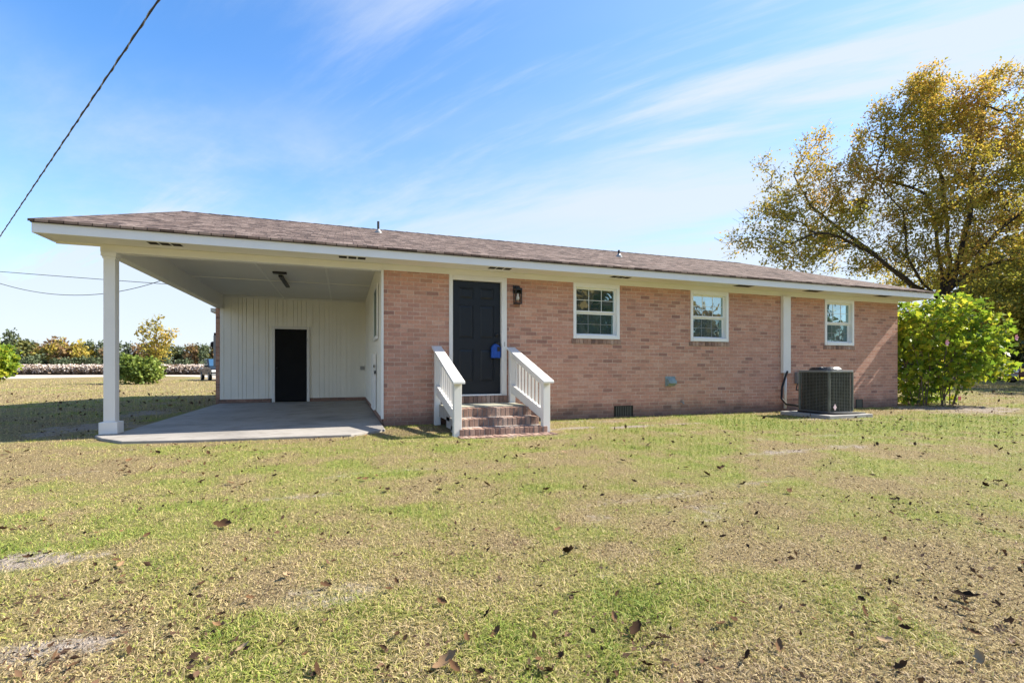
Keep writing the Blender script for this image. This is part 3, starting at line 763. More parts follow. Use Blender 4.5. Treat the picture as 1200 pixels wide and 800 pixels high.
mb = MB().prism([(ax-.30,.205),(ax-.245,.27),(ax-.19,.205),(ax-.245,.14)], 'y', u0-.004, u0+.004)
obj('label_sticker', mb, M['sticker'], ac)
for o in ac.children: o.scale = (.81, .81, 1.0)
obj('refrigerant_line', MB().tube([(9.46,YW-.09,.90),(9.40,YW-.10,.80),(9.27,YW-.12,.55),(9.16,YW-.2,.30),(9.05,YW-.42,.19),(9.02,7.42,.17)], .022, 10), M['rubber'], ac, smooth=True)
obj('whip_conduit', MB().tube([(9.8,YW-.06,.63),(9.70,YW-.12,.52),(9.6,YW-.2,.48),(9.42,YW-.45,.5),(9.36,7.42,.55)], .014, 8), M['rubber'], ac, smooth=True)
obj('drain_hose', MB().tube([(8.84,7.40,.085),(8.82,6.86,.085),(8.95,6.70,.088),(9.5,6.68,.088),(9.80,6.72,.07),(9.90,6.80,.04)], .022, 8), M['rubber'], ac, smooth=True)
pad = obj('equipment_pad', MB().box(ax-.58, ax+.60, ay-.53, ay+.56, -.05, .068), M['pad'], loc=(ax, ay, 0), bevel=.01)
tag(pad, 'square concrete pad under the air conditioning unit', 'concrete pad')

mf = thing('marker_flag', (14.3, 7.55, 0), 'small pink marker flag stuck in the grass before the leafy shrub', 'marker flag')
obj('wire_stem', MB().tube([(14.3,7.55,0),(14.3,7.55,.28)], .003, 5), M['grey'], mf)
obj('flag', MB().prism([(14.3,.18),(14.42,.185),(14.42,.27),(14.3,.275)], 'y', 7.548, 7.552), M['pink'], mf)

# ------------------------------------------------------------------ vegetation
def cam_point(px, py, d, z=None):
    """a world place from the photograph's pixel grid and a distance (used only to lay out the plan)"""
    t = (px-600)/FPX
    return np.array([d*(S_+t*C_), d*(C_-t*S_), CH + (432.33-py)*d/FPX if z is None else z])

def grow(skel, attractors, step, infl, kill, iters, rng, tropism=(0,0,.08), jit=.25):
    """space colonisation: skel = list of (pos, parent index)"""
    P = [np.array(p, float) for p, _ in skel]; par = [q for _, q in skel]
    A = np.array(attractors, float); alive = np.ones(len(A), bool)
    near = np.full(len(A), -1); nd = np.full(len(A), 1e9); done = 0
    trop = np.array(tropism)
    for it in range(iters):
        new = np.array(P[done:])
        if len(new):
            for i0 in range(0, len(new), 400):
                blk = new[i0:i0+400]; dd = np.linalg.norm(A[:, None]-blk[None], axis=2); j = dd.argmin(1); m = dd[np.arange(len(A)), j]
                b = m < nd; nd[b] = m[b]; near[b] = done + i0 + j[b]
        done = len(P); alive &= nd > kill
        act = alive & (nd < infl)
        if not act.any(): break
        idx = near[act]; Pn = np.array(P); dv = A[act]-Pn[idx]; dv /= np.linalg.norm(dv, axis=1)[:, None]
        u, inv = np.unique(idx, return_inverse=True); acc = np.zeros((len(u), 3)); np.add.at(acc, inv, dv)
        acc /= np.linalg.norm(acc, axis=1)[:, None]+1e-9
        acc += rng.normal(0, jit, acc.shape) + trop; acc /= np.linalg.norm(acc, axis=1)[:, None]
        for k, q in enumerate(u): P.append(P[q]+acc[k]*step); par.append(int(q))
        if len(P) > 14000: break
    return np.array(P), np.array(par)
def radii(P, par, r0, e=2.35):
    acc = np.zeros(len(P)); r = np.zeros(len(P))
    for i in range(len(P)-1, -1, -1):
        r[i] = max(r0, acc[i]**(1/e))
        if par[i] >= 0: acc[par[i]] += r[i]**e
    return r
def limbs_mesh(name, P, par, r, sides=6, rmax=None):
    if rmax: r = np.minimum(r, rmax)
    k = np.where(par >= 0)[0]; a = P[par[k]]; b = P[k]; ra = np.minimum(r[par[k]], r[k]*1.5); rb = r[k]
    d = b-a; L = np.linalg.norm(d, axis=1)[:, None]+1e-9; d = d/L
    b = b + d*rb[:, None]*.4
    ref = np.where(np.abs(d[:, 2:3]) < .9, np.array([[0,0,1.]]), np.array([[1.,0,0]]))
    u = np.cross(d, ref); u /= np.linalg.norm(u, axis=1)[:, None]; v = np.cross(u, d)
    t = np.arange(sides)*2*math.pi/sides
    ring = u[:, None]*np.cos(t)[None, :, None] + v[:, None]*np.sin(t)[None, :, None]
    V = np.concatenate([a[:, None]+ring*ra[:, None, None], b[:, None]+ring*rb[:, None, None]], 1)
    n = len(k); base = (np.arange(n)*2*sides)[:, None]
    F = [base + np.array([[s, (s+1) % sides, sides+(s+1) % sides, sides+s]]) for s in range(sides)]
    return np_mesh(name, V.reshape(-1, 3), [np.concatenate(F)])
def leaf_cards(name, C, size, rng, up=.35, aspect=.6):
    """each leaf a bent diamond of four corners and a fold"""
    n = len(C); d = rng.normal(0, 1, (n, 3)); d[:, 2] -= .25; d /= np.linalg.norm(d, axis=1)[:, None]
    nr = rng.normal(0, 1, (n, 3)); nr[:, 2] += up*3; u = np.cross(d, nr); u /= np.linalg.norm(u, axis=1)[:, None]+1e-9
    w = np.cross(u, d); s = size*(.6+.8*rng.random(n))[:, None]
    V = np.empty((n, 4, 3)); V[:, 0] = C; V[:, 1] = C + d*s*.5 + u*s*aspect*.5 + w*s*.1; V[:, 2] = C + d*s; V[:, 3] = C + d*s*.5 - u*s*aspect*.5 + w*s*.1
    base = np.arange(n)[:, None]*4
    return np_mesh(name, V.reshape(-1, 3), [base+np.array([[0,1,2]]), base+np.array([[0,2,3]])])
def ball(rng, n, c, r):
    v = rng.normal(0, 1, (n, 3)); v /= np.linalg.norm(v, axis=1)[:, None]
    return np.array(c) + v*(rng.random(n)**(1/2.4))[:, None]*np.array(r)

OAK = leaf_mat('oak_leaves', [(0, (.13,.16,.035)), (.3, (.25,.26,.05)), (.55, (.38,.33,.06)), (.75, (.50,.36,.07)), (.9, (.56,.34,.09)), (1, (.50,.29,.10))], .5, .55, .22, .5, (6, 17))
YEL = leaf_mat('yellow_leaves', [(0, (.17,.19,.06)), (.3, (.33,.30,.07)), (.7, (.52,.40,.08)), (1, (.55,.34,.09))], .5, .4, .5, .4)
SHR = leaf_mat('shrub_leaves', [(0, (.07,.13,.025)), (.3, (.15,.25,.03)), (.55, (.28,.38,.04)), (.75, (.45,.49,.05)), (.92, (.60,.50,.07)), (1, (.40,.28,.09))], .45, .5, 1.2, .35)
GRN = leaf_mat('bush_leaves', [(0, (.08,.12,.03)), (.5, (.18,.25,.05)), (.8, (.31,.36,.08)), (1, (.42,.40,.10))], .5, .35, .8, .4)
DKG = leaf_mat('pine_leaves', [(0, (.06,.085,.045)), (.6, (.115,.145,.075)), (1, (.17,.195,.095))], .6, .2, .2, .4)  # greens lightened: distance haze is put into the leaf colour
RST = leaf_mat('rust_leaves', [(0, (.13,.085,.05)), (.5, (.25,.155,.075)), (1, (.34,.25,.10))], .6, .3, .2, .4)
OLV = leaf_mat('olive_leaves', [(0, (.06,.075,.025)), (.5, (.13,.14,.04)), (1, (.24,.21,.06))], .6, .3, .2, .4)

def big_oak():
    rng = np.random.default_rng(5); D = 28.0
    t = thing('oak_tree', tuple(cam_point(1108, 450, D, 0)), 'huge spreading oak with thinning golden brown leaves behind the house', 'tree')
    base = cam_point(1108, 450, D, 0)
    skel = [(base, -1)]
    def limb(pxs, start, ddep):
        i = start; n = len(pxs)
        for k, (px, py) in enumerate(pxs):
            p = cam_point(px, py, D + ddep*(k+1)/n); a = skel[i][0]
            m = max(1, int(np.linalg.norm(p-a)/.7))
            for j in range(1, m+1):
                q = a + (p-a)*j/m + rng.normal(0, .04, 3)
                skel.append((q, i)); i = len(skel)-1
        return i
    k0 = limb([(1107, 400), (1104, 352)], 0, 0)
    limb([(1080, 338), (1060, 325), (1020, 297), (985, 276), (958, 272), (930, 285)], k0, -3.0)
    limb([(1070, 335), (1040, 312), (1012, 288), (978, 262), (950, 240), (930, 205)], k0, 2.0)
    limb([(1080, 330), (1062, 300), (1060, 268), (1056, 248), (1040, 228)], k0, -1.5)
    limb([(1105, 320), (1098, 290), (1094, 255), (1085, 230), (1050, 215), (1026, 208)], k0, 1.0)
    limb([(1112, 318), (1112, 270), (1105, 215), (1085, 160), (1078, 120)], k0, 2.5)
    k1 = limb([(1125, 315), (1155, 286), (1185, 258), (1215, 235), (1260, 215)], k0, -2.5)
    limb([(1122, 312), (1135, 260), (1140, 200), (1150, 140), (1164, 90)], k0, .5)
    limb([(1125, 325), (1160, 310), (1205, 300), (1250, 300)], k0, 2.5)
    limb([(1120, 345), (1140, 355), (1168, 368), (1188, 385)], k0, -3.5)
    att = []
    def lobe(px, py, rx, ry, n, dz=0, dep=.9):
        c = cam_point(px, py, D+dz); sx = rx*D/FPX; sz = ry*D/FPX
        k = max(6, n//17); sub = ball(rng, k, (0,0,0), (sx, sx*dep, sz)); w = rng.random(k)+.25; w /= w.sum()
        loc = sub[rng.choice(k, n, p=w)] + rng.normal(0, .19*(sx+sz)/2, (n, 3))*.9
        att.extend(c + loc[:, :1]*np.array([C_,-S_,0]) + loc[:, 1:2]*np.array([S_,C_,0]) + loc[:, 2:3]*np.array([0,0,1]))
    lobe(925, 262, 62, 62, 330); lobe(985, 215, 44, 48, 230, 1); lobe(905, 300, 42, 32, 150, -1); lobe(985, 300, 60, 40, 260, 2)
    lobe(1045, 235, 30, 42, 150); lobe(1045, 290, 50, 40, 240, -1)
    lobe(1050, 140, 32, 36, 210, 1); lobe(1095, 142, 54, 46, 400, 1); lobe(1166, 96, 16, 26, 150); lobe(1122, 118, 28, 26, 120); lobe(1066, 106, 24, 22, 90, 1); lobe(900, 262, 26, 30, 90); lobe(960, 178, 34, 22, 110); lobe(1025, 158, 20, 24, 70)
    lobe(1110, 205, 74, 58, 560, 0); lobe(1180, 170, 55, 64, 480, 1); lobe(1035, 175, 30, 34, 130, 1); lobe(1250, 190, 70, 90, 380)
    lobe(1110, 275, 62, 50, 430, -2); lobe(1190, 280, 75, 55, 480, 0); lobe(1100, 325, 60, 26, 220, 3); lobe(1175, 345, 55, 38, 330, -3); lobe(1260, 320, 60, 60, 260); lobe(1195, 392, 26, 26, 150, -4)
    P, par = grow(skel, att, .42, 4.0, .55, 120, rng, (0,0,.05), .2)
    r = radii(P, par, .011, 2.05)
    r = np.minimum(r, .45)
    me = limbs_mesh('trunk', P - base, par, r, 7); obj('trunk', me, M['bark_dark'], t, local=True)
    tips = np.where(r < .045)[0]
    print('oak', len(P), len(tips))
    # leaf density: thick at the right and middle, thin and twiggy at the left
    lat = P[tips]@np.array([C_,-S_,0]) ; depth = P[tips]@np.array([S_,C_,0]); pxx = 600+FPX*lat/depth
    dens = np.clip(.50 + .50*smoothstep(pxx, 930, 1090), 0, 1)
    clump = fbm(P[tips, 0]*.55+P[tips, 2]*.3, P[tips, 1]*.55+P[tips, 2]*.5, 3)
    dens = dens*(.16+1.7*smoothstep(clump, .36, .64))
    C = []
    for q, dn in zip(tips, dens):
        n = rng.poisson(42*dn)
        if n: C.append(P[q] + rng.normal(0, .24, (n, 3)))
    C = np.concatenate(C)
    obj('crown', leaf_cards('crown', C - base, .145, rng, .2, .66), OAK, t, local=True)
    # fine bare twigs past the leaves
    tw = np.where(r < .016)[0]; n = len(tw); segs = []; 
    for rep_ in range(3):
        pick = tw[rng.random(n) < .75]; dv = P[pick]-P[par[pick]]; dv /= np.linalg.norm(dv, axis=1)[:, None]+1e-9
        dv = dv*.8 + rng.normal(0, .5, dv.shape) + np.array([0,0,.25]); dv /= np.linalg.norm(dv, axis=1)[:, None]
        segs.append((P[pick], P[pick]+dv*(.25+.5*rng.random(len(pick)))[:, None]))
    a = np.concatenate([q[0] for q in segs]); b = np.concatenate([q[1] for q in segs]); m = len(a)
    PP = np.concatenate([a, b]) - base; pp = np.concatenate([np.full(m, -1), np.arange(m)]); rr = np.concatenate([np.full(m, .008), np.full(m, .006)])
    tg = obj('twigs', limbs_mesh('twigs', PP, pp, rr, 3), M['bark_dark'], t, local=True)
big_oak()

def shrub_leaf_mesh(name, C, size, rng):
    """broad five-pointed leaves, slightly cupped"""
    n = len(C); ang = np.array([-90, -52, -20, 20, 52, 90, 128, 160, 200, 232])*math.pi/180.0
    prof = np.array([.12,.55,.42,.62,.5,1.0,.5,.62,.42,.55]); th = np.linspace(-math.pi/2, 1.5*math.pi, 10, endpoint=False)
    d = rng.normal(0, 1, (n, 3)); d[:, 2] -= .55; d /= np.linalg.norm(d, axis=1)[:, None]
    nr = rng.normal(0, .8, (n, 3)); nr[:, 2] += 1.2; u = np.cross(d, nr); u /= np.linalg.norm(u, axis=1)[:, None]+1e-9; w = np.cross(u, d)
    s = size*(.55+.8*rng.random(n))
    V = np.empty((n, 10, 3))
    for k in range(10):
        a, b = prof[k]*math.cos(th[k]), prof[k]*math.sin(th[k])+.1
        V[:, k] = C + (u*a + d*b + w*(abs(a)*.25+.0))*s[:, None]*.6
    base = np.arange(n)[:, None]*10
    return np_mesh(name, V.reshape(-1, 3), [base+np.arange(10)[None, :]])
def leafy_shrub():
    rng = np.random.default_rng(9); base = np.array([14.6, 8.35, 0.])
    t = thing('leafy_shrub', tuple(base), 'tall broad leaved green shrub with yellowing leaves at the house corner', 'shrub')
    skel = [(base + np.array([0,0,-.1]), -1)]; att = []
    for k in range(26):
        a = rng.random()*2*math.pi; rr = .12+.42*rng.random(); p = base + np.array([math.cos(a)*rr*1.3, math.sin(a)*rr, 0])
        skel.append((p, 0)); i = len(skel)-1; dirn = np.array([math.cos(a)*.35*rr, math.sin(a)*.35*rr, 1])
        dirn += rng.normal(0, .12, 3); dirn /= np.linalg.norm(dirn)
        for j in range(5):
            p = p + dirn*.2; skel.append((p.copy(), i)); i = len(skel)-1
    for c, r, n in (((14.55,8.4,1.95),(1.25,.95,.95),420), ((14.95,8.1,2.35),(.95,.8,.65),230), ((15.5,7.75,1.45),(.85,.7,.75),300), ((13.95,8.7,1.35),(.6,.55,.8),150), ((14.9,7.75,1.3),(.9,.6,.6),180), ((14.1,8.7,2.2),(.75,.6,.5),120), ((15.6,7.7,2.0),(.65,.6,.6),140), ((15.9,7.5,.95),(.4,.4,.3),60), ((14.6,7.6,.7),(.5,.3,.3),60), ((14.0,8.5,.8),(.6,.6,.5),160), ((14.9,8.2,.8),(.8,.6,.4),150), ((13.8,8.35,1.6),(.4,.35,1.0),140)):
        att.extend(ball(rng, n, c, r))
    att = np.array(att); att = att[~((att[:, 0] < 13.33))]
    att = att[~((att[:, 1] < 8.38) & (att[:, 2] > 1.80 + .92*(att[:, 0]-13.27)))]
    P, par = grow(skel, att, .13, 1.2, .16, 80, rng, (0,0,.04), .2)
    P[:, 0] = np.maximum(P[:, 0], 13.36)
    r = radii(P, par, .0045, 2.4); r = np.minimum(r, .028); r[0] = .01
    P2 = P-base
    obj('stems', limbs_mesh('stems', P2, par, r, 6), M['stem'], t, local=True)
    tips = np.where((r < .011) & (P[:, 2] > .45))[0]
    C = np.concatenate([P[q] + rng.normal(0, .075, (rng.poisson(5.5), 3)) for q in tips])
    print('shrub', len(P), len(C))
    lo = np.stack([13.5+2.3*rng.random(420), 8.3+.7*rng.random(420), .05+.5*rng.random(420)], -1)     # low leaves added at the back to close off light between the stems
    C = np.concatenate([C, lo]); C = C[C[:, 0] > 13.36]
    C = C[~((C[:, 1] < 8.4) & (C[:, 2] > 1.96 + .92*(C[:, 0]-13.27)))]
    obj('foliage', shrub_leaf_mesh('foliage', C - base, .17, rng), SHR, t, local=True)
    fm = paint('flower_pink', (.80,.38,.46), .6, .15, 20)
    for p in ((15.42,7.0,1.72),(16.1,7.1,1.12),(14.0,7.65,1.6),(16.25,7.2,1.25)):
        mb = MB()
        for k in range(5):
            a = 2*math.pi*k/5; b = a+.75; c = a-.75; r1 = .035; r2 = .075
            mb.add([(p[0],p[1],p[2]), (p[0]+r2*.8*math.cos(c), p[1]-.03, p[2]+r2*.8*math.sin(c)), (p[0]+r2*1.1*math.cos(a), p[1]-.045, p[2]+r2*1.1*math.sin(a)), (p[0]+r2*.8*math.cos(b), p[1]-.03, p[2]+r2*.8*math.sin(b))], [(0,1,2,3)])
        obj('flower', mb, fm, t)
leafy_shrub()

def small_tree(name, label, cat, loc, lobes, trunk_h, leafm, step, leaf, per, seed, r0=.008, rmax=.12, group=None, jit=.2, barkm='bark', sc=1):
    rng = np.random.default_rng(seed); t = thing(name, loc, label, cat, group); skel = [(np.zeros(3), -1)]
    for k in range(1, max(2, int(trunk_h/step))+1): skel.append((np.array([rng.normal(0,.02), rng.normal(0,.02), trunk_h*k/max(2, int(trunk_h/step))]), k-1))
    att = np.concatenate([ball(rng, n, c, r) for c, r, n in lobes])
    P, par = grow(skel, att, step, step*9, step*1.25, 70, rng, (0,0,.04), jit)
    r = np.minimum(radii(P, par, r0, 2.3), rmax)
    obj('trunk', limbs_mesh('trunk', P, par, r, 6), M[barkm], t, local=True)
    tips = np.where(r < r0*2.6)[0]; C = np.concatenate([P[q]+rng.normal(0, step*.55, (rng.poisson(per), 3)) for q in tips]); C = C[C[:, 2] > .05]
    obj('crown', leaf_cards('crown', C, leaf, rng, .2, .7), leafm, t, local=True)
    return t
# out on the left: yellow sapling over a round bush, and a bush at the edge
p = cam_point(164, 450, 30.5, 0)
small_tree('yellow_tree', 'slim autumn tree with yellow and olive leaves above the round bush', 'tree', (p[0]+.5, p[1]+1.2, 0), [((0,0,2.4),(.95,.9,.8),170), ((.1,0,3.2),(.75,.7,.5),60), ((.1,0,4.1),(.35,.35,.7),34), ((-.6,0,3.6),(.4,.4,.5),40), ((.9,0,3.3),(.4,.4,.5),40)], 1.2, YEL, .22, .17, 9, 21)
small_tree('round_bush', 'rounded light green bush standing on the far lawn', 'bush', (p[0], p[1], 0), [((0,0,.75),(1.25,1.1,.75),420), ((-.4,0,1.2),(.8,.8,.55),170), ((.5,0,1.1),(.7,.7,.5),150)], .15, GRN, .2, .2, 22, 22, barkm='stem')
p = cam_point(-12, 441, 36, 0)
small_tree('edge_bush', 'yellow green bush at the left edge of the far lawn', 'bush', (p[0], p[1], 0), [((0,0,1.4),(1.6,1.5,1.3),520), ((.1,0,2.3),(1.1,1.1,.8),200)], .3, SHR, .24, .24, 20, 23, barkm='stem')

# far trees: a few models, each tree an individual copy
def tree_model(name, leafm, lobes, th, seed, leaf=.85, step=.9, per=11):
    t = small_tree(name, 'x', 'tree', (0, -60, 0), lobes, th, leafm, step, leaf, per, seed, .03, .35, jit=.25, barkm='bark')
    return t
def copy_tree(src, loc, sc, rz):
    r = src.copy(); COL.objects.link(r); r.location = loc; r.scale = sc; r.rotation_euler = (0, 0, rz)
    for ch in src.children:
        c = ch.copy(); COL.objects.link(c); c.parent = r
    return r
oval = lambda h, w, n: [((0,0,h*.62),(w,w,h*.36),n), ((w*.4,0,h*.5),(w*.7,w*.7,h*.25),n//2), ((-w*.4,.3,h*.48),(w*.7,w*.7,h*.25),n//2)]
KINDS = {
    'pine': ('pine_tree', 'dark green pine tree in the far woods beyond the field', DKG, [((0,0,9.2),(2.0,2.0,2.4),110), ((.8,0,6.6),(2.2,2.0,1.6),80), ((-.7,0,5.2),(2.2,2.0,1.8),80), ((0,0,2.6),(2.1,2.1,2.0),100)], 5.0),
    'rust': ('rust_tree', 'rust brown half bare tree in the far woods beyond the field', RST, oval(9.5, 3.0, 150), 2.5),
    'gold': ('golden_tree', 'golden yellow autumn tree in the far woods beyond the field', YEL, oval(8.5, 2.8, 150), 2.0),
    'olive': ('olive_tree', 'olive green leafy tree in the far woods beyond the field', OLV, oval(9.5, 3.3, 190), 2.0),
    'low': ('woodland_tree', 'low dark green tree along the foot of the far woods', DKG, [((0,0,3.0),(3.0,2.6,2.8),230), ((1.0,0,4.4),(1.8,1.8,1.5),70)], 1.0)}
def far_woods():
    rng = random.Random(4); first = {}
    seq = []
    spec = [(-75,'pine',13),(-52,'olive',11),(-30,'pine',13),(-8,'pine',13),(12,'pine',13.2),(22,'olive',11),(28,'pine',11.8),(38,'pine',10.2),(46,'rust',9.5),(53,'gold',9.5),(60,'rust',11),(68,'rust',11.2),(72,'gold',10.5),(80,'rust',10.4),(90,'gold',10.4),(98,'pine',9.6),(105,'pine',10.6),(112,'gold',8.5),(118,'pine',10.2),(128,'rust',9.5),(138,'pine',9.6),(150,'pine',9.8),(162,'rust',9.5),(174,'rust',9.8),(186,'rust',9.7),(194,'pine',9),(202,'olive',9.2),(209,'pine',9.6),(217,'pine',9.6),(225,'rust',9.8),(232,'olive',9.7),(239,'pine',9.4),(246,'pine',10),(258,'rust',10),(272,'pine',10),(288,'olive',10)]
    for i, (px, k, h) in enumerate(spec): seq.append((px, k, h, 172 + rng.uniform(-6, 6)))
    for i in range(28): seq.append((-80 + i*13.2 + rng.uniform(-4, 4), 'low', rng.uniform(3.6, 5.2), 163 + rng.uniform(-3, 3)))
    for px, k, h, d in seq:
        p = cam_point(px, 430, d, .3); nm, lab, mt, lobes, th = KINDS[k]
        H = {'pine': 12.6, 'rust': 10.4, 'gold': 9.3, 'olive': 10.4, 'low': 6.2}[k]
        s = h/H*(1.06 if k != 'low' else 1); sc = (s*rng.uniform(.8,1.2), s*rng.uniform(.8,1.2), s*rng.uniform(.9,1.12))
        if k not in first:
            t = tree_model(nm, mt, lobes, th, 40+len(first)); t['label'] = lab; first[k] = t; t['group'] = nm.replace('_', ' ') + 's of the far woods'
            t.location = p; t.scale = sc
        else: copy_tree(first[k], p, sc, rng.uniform(0, 6.28))
    return first
MODELS = far_woods()
def more_trees():
    rng = random.Random(8)
    # woodland closing the view at the right, behind the oak and the parked car
    for i, (px, k, h, d) in enumerate([(1128,'olive',9,58),(1148,'low',8,52),(1163,'low',6.5,60),(1180,'pine',12,66),(1196,'olive',9,56),(1212,'low',8,60),(1235,'pine',12,62),(1262,'olive',10,58),(1110,'low',7.5,64),(1090,'olive',9,68),(1290,'low',8,60),(1172,'low',5,72),(1205,'low',5,72),(1140,'low',5,72),(1072,'olive',8,60),(1056,'low',6.5,56),(1040,'olive',8,66),(1098,'low',6,54),(1022,'olive',8,64),(1120,'rust',8,50)]):
        p = cam_point(px, 440, d, .3); t = copy_tree(MODELS[k], p, (h/9,)*3, rng.uniform(0, 6.28))
        t['label'] = {'olive': 'olive green tree standing behind the oak on the right', 'low': 'low dark tree filling the shade beyond the right lawn', 'rust': 'rust brown tree glimpsed beyond the leafy shrub', 'pine': 'tall dark pine standing behind the oak on the right'}[k]
        t['group'] = {'olive': 'olive trees behind the oak', 'low': 'low trees beyond the right lawn', 'rust': 'rust trees beyond the leafy shrub', 'pine': 'pines behind the oak'}[k]
    # trees behind the camera that the window panes mirror
    for x, y, k, h in ((15,-16,'rust',10),(20,-17,'olive',9.5),(31,-19,'rust',6.5),(40,-22,'olive',6),(54,-26,'pine',7.5),(9,-22,'olive',9),(66,-30,'rust',7),(28,-29,'pine',7),(-2,-26,'rust',9),(47,-22,'low',4.5),(60,-24,'low',5)):
        t = copy_tree(MODELS[k], (x, y, 0), (h/9,)*3, rng.uniform(0, 6.28))
        t['label'] = 'garden tree across the yard mirrored in the window panes'; t['group'] = 'trees across the yard'
more_trees()

def right_side_trees():
    # unseen trees shading the right lawn; farther ones added to shade the car
    rng = random.Random(18)
    for x, y, k, h in ((34,7.5,'olive',9),(37.5,11.5,'rust',10),(31.5,4.5,'rust',8),(52,13,'olive',13),(55,19,'olive',14),(51.5,24,'low',9),(58,26,'olive',14)):
        t = copy_tree(MODELS[k], (x, y, 0), (h/9,)*3, rng.uniform(0, 6.28))
        t['label'] = 'unseen tree past the right edge shading the side lawn'; t['group'] = 'trees past the right edge'
right_side_trees()

# ------------------------------------------------------------------ field, road
def field():
    # sandy farm road and the cotton beyond it follow the view's cross direction
    def strip(d0, d1, l0, l1, nd, nl, dz):
        dd, ll = np.meshgrid(np.linspace(d0, d1, nd), np.linspace(l0, l1, nl), indexing='ij')
        x = dd*S_ + ll*C_; y = dd*C_ - ll*S_; z = ground_z(x, y) + dz
        V = np.stack([x, y, z], -1).reshape(-1, 3); i = np.arange(nd-1)[:, None]*nl + np.arange(nl-1)[None, :]
        return np_mesh('s', V, [np.stack([i, i+nl, i+nl+1, i+1], -1).reshape(-1, 4)])
    t = NT('sandy_road'); n = t.noise(t.pos(), .8, 6, .7); t.col(t.ramp(n, [(.3, (.36,.31,.25)), (.6, (.47,.41,.34)), (.8, (.54,.48,.41))])); t.set(Roughness=.95)
    struct('dirt_road', strip(43.0, 50.3, -90, 10, 12, 40, .02), t.m)
    t = NT('field_soil'); n = t.noise(t.pos(), 1.5, 5, .7); t.col(t.ramp(n, [(.3, (.25,.19,.14)), (.7, (.38,.31,.24))])); t.set(Roughness=1)
    struct('field', strip(50.4, 160, -230, 20, 30, 30, .03), t.m)
    rng = np.random.default_rng(33); n = 30000
    d = 51.0 + (rng.random(n)**3.2)*100; l = -(20 + rng.random(n)*1.0*d*1.25) + d*.05; l = -d*(.50+.85*rng.random(n))
    row = np.round(d/.95)*.95 + rng.normal(0, .12, n); d = np.where(d < 75, row, d)
    x = d*S_ + l*C_; y = d*C_ - l*S_; z = ground_z(x, y)
    hh = .72 + .3*rng.random(n); sc = np.maximum(1, d/58)
    # stalks with leaves (brown) and open bolls (white), each plant a few crossed leaf faces
    def cards(C, s): return leaf_cards('c', C, s, rng, .0, .9)
    Cs = np.repeat(np.stack([x, y, z], -1), 3, 0); k = len(Cs); Cs[:, 2] += np.repeat(hh, 3)*rng.random(k)*.95; Cs[:, :2] += rng.normal(0, .14, (k, 2))
    br = leaf_mat('cotton_stalks', [(0, (.10,.065,.04)), (.6, (.21,.145,.095)), (1, (.30,.22,.15))], .9, .15)
    o = obj('cotton_stalks', cards(Cs, .30), br); o['kind'] = 'stuff'; tag(o, 'brown dry cotton stalks standing in the field across the road', 'cotton')
    Cb = np.repeat(np.stack([x, y, z], -1), 7, 0); k = len(Cb); Cb[:, 2] += np.repeat(hh, 7)*(.35+.75*rng.random(k)**.7); Cb[:, :2] += rng.normal(0, .22, (k, 2))
    wm = leaf_mat('cotton_bolls', [(0, (.55,.44,.38)), (.5, (.70,.60,.53)), (1, (.82,.77,.72))], .9, .2)
    o = obj('cotton_bolls', cards(Cb, .125), wm); o['kind'] = 'stuff'; tag(o, 'white open cotton bolls scattered over the field across the road', 'cotton')
field()

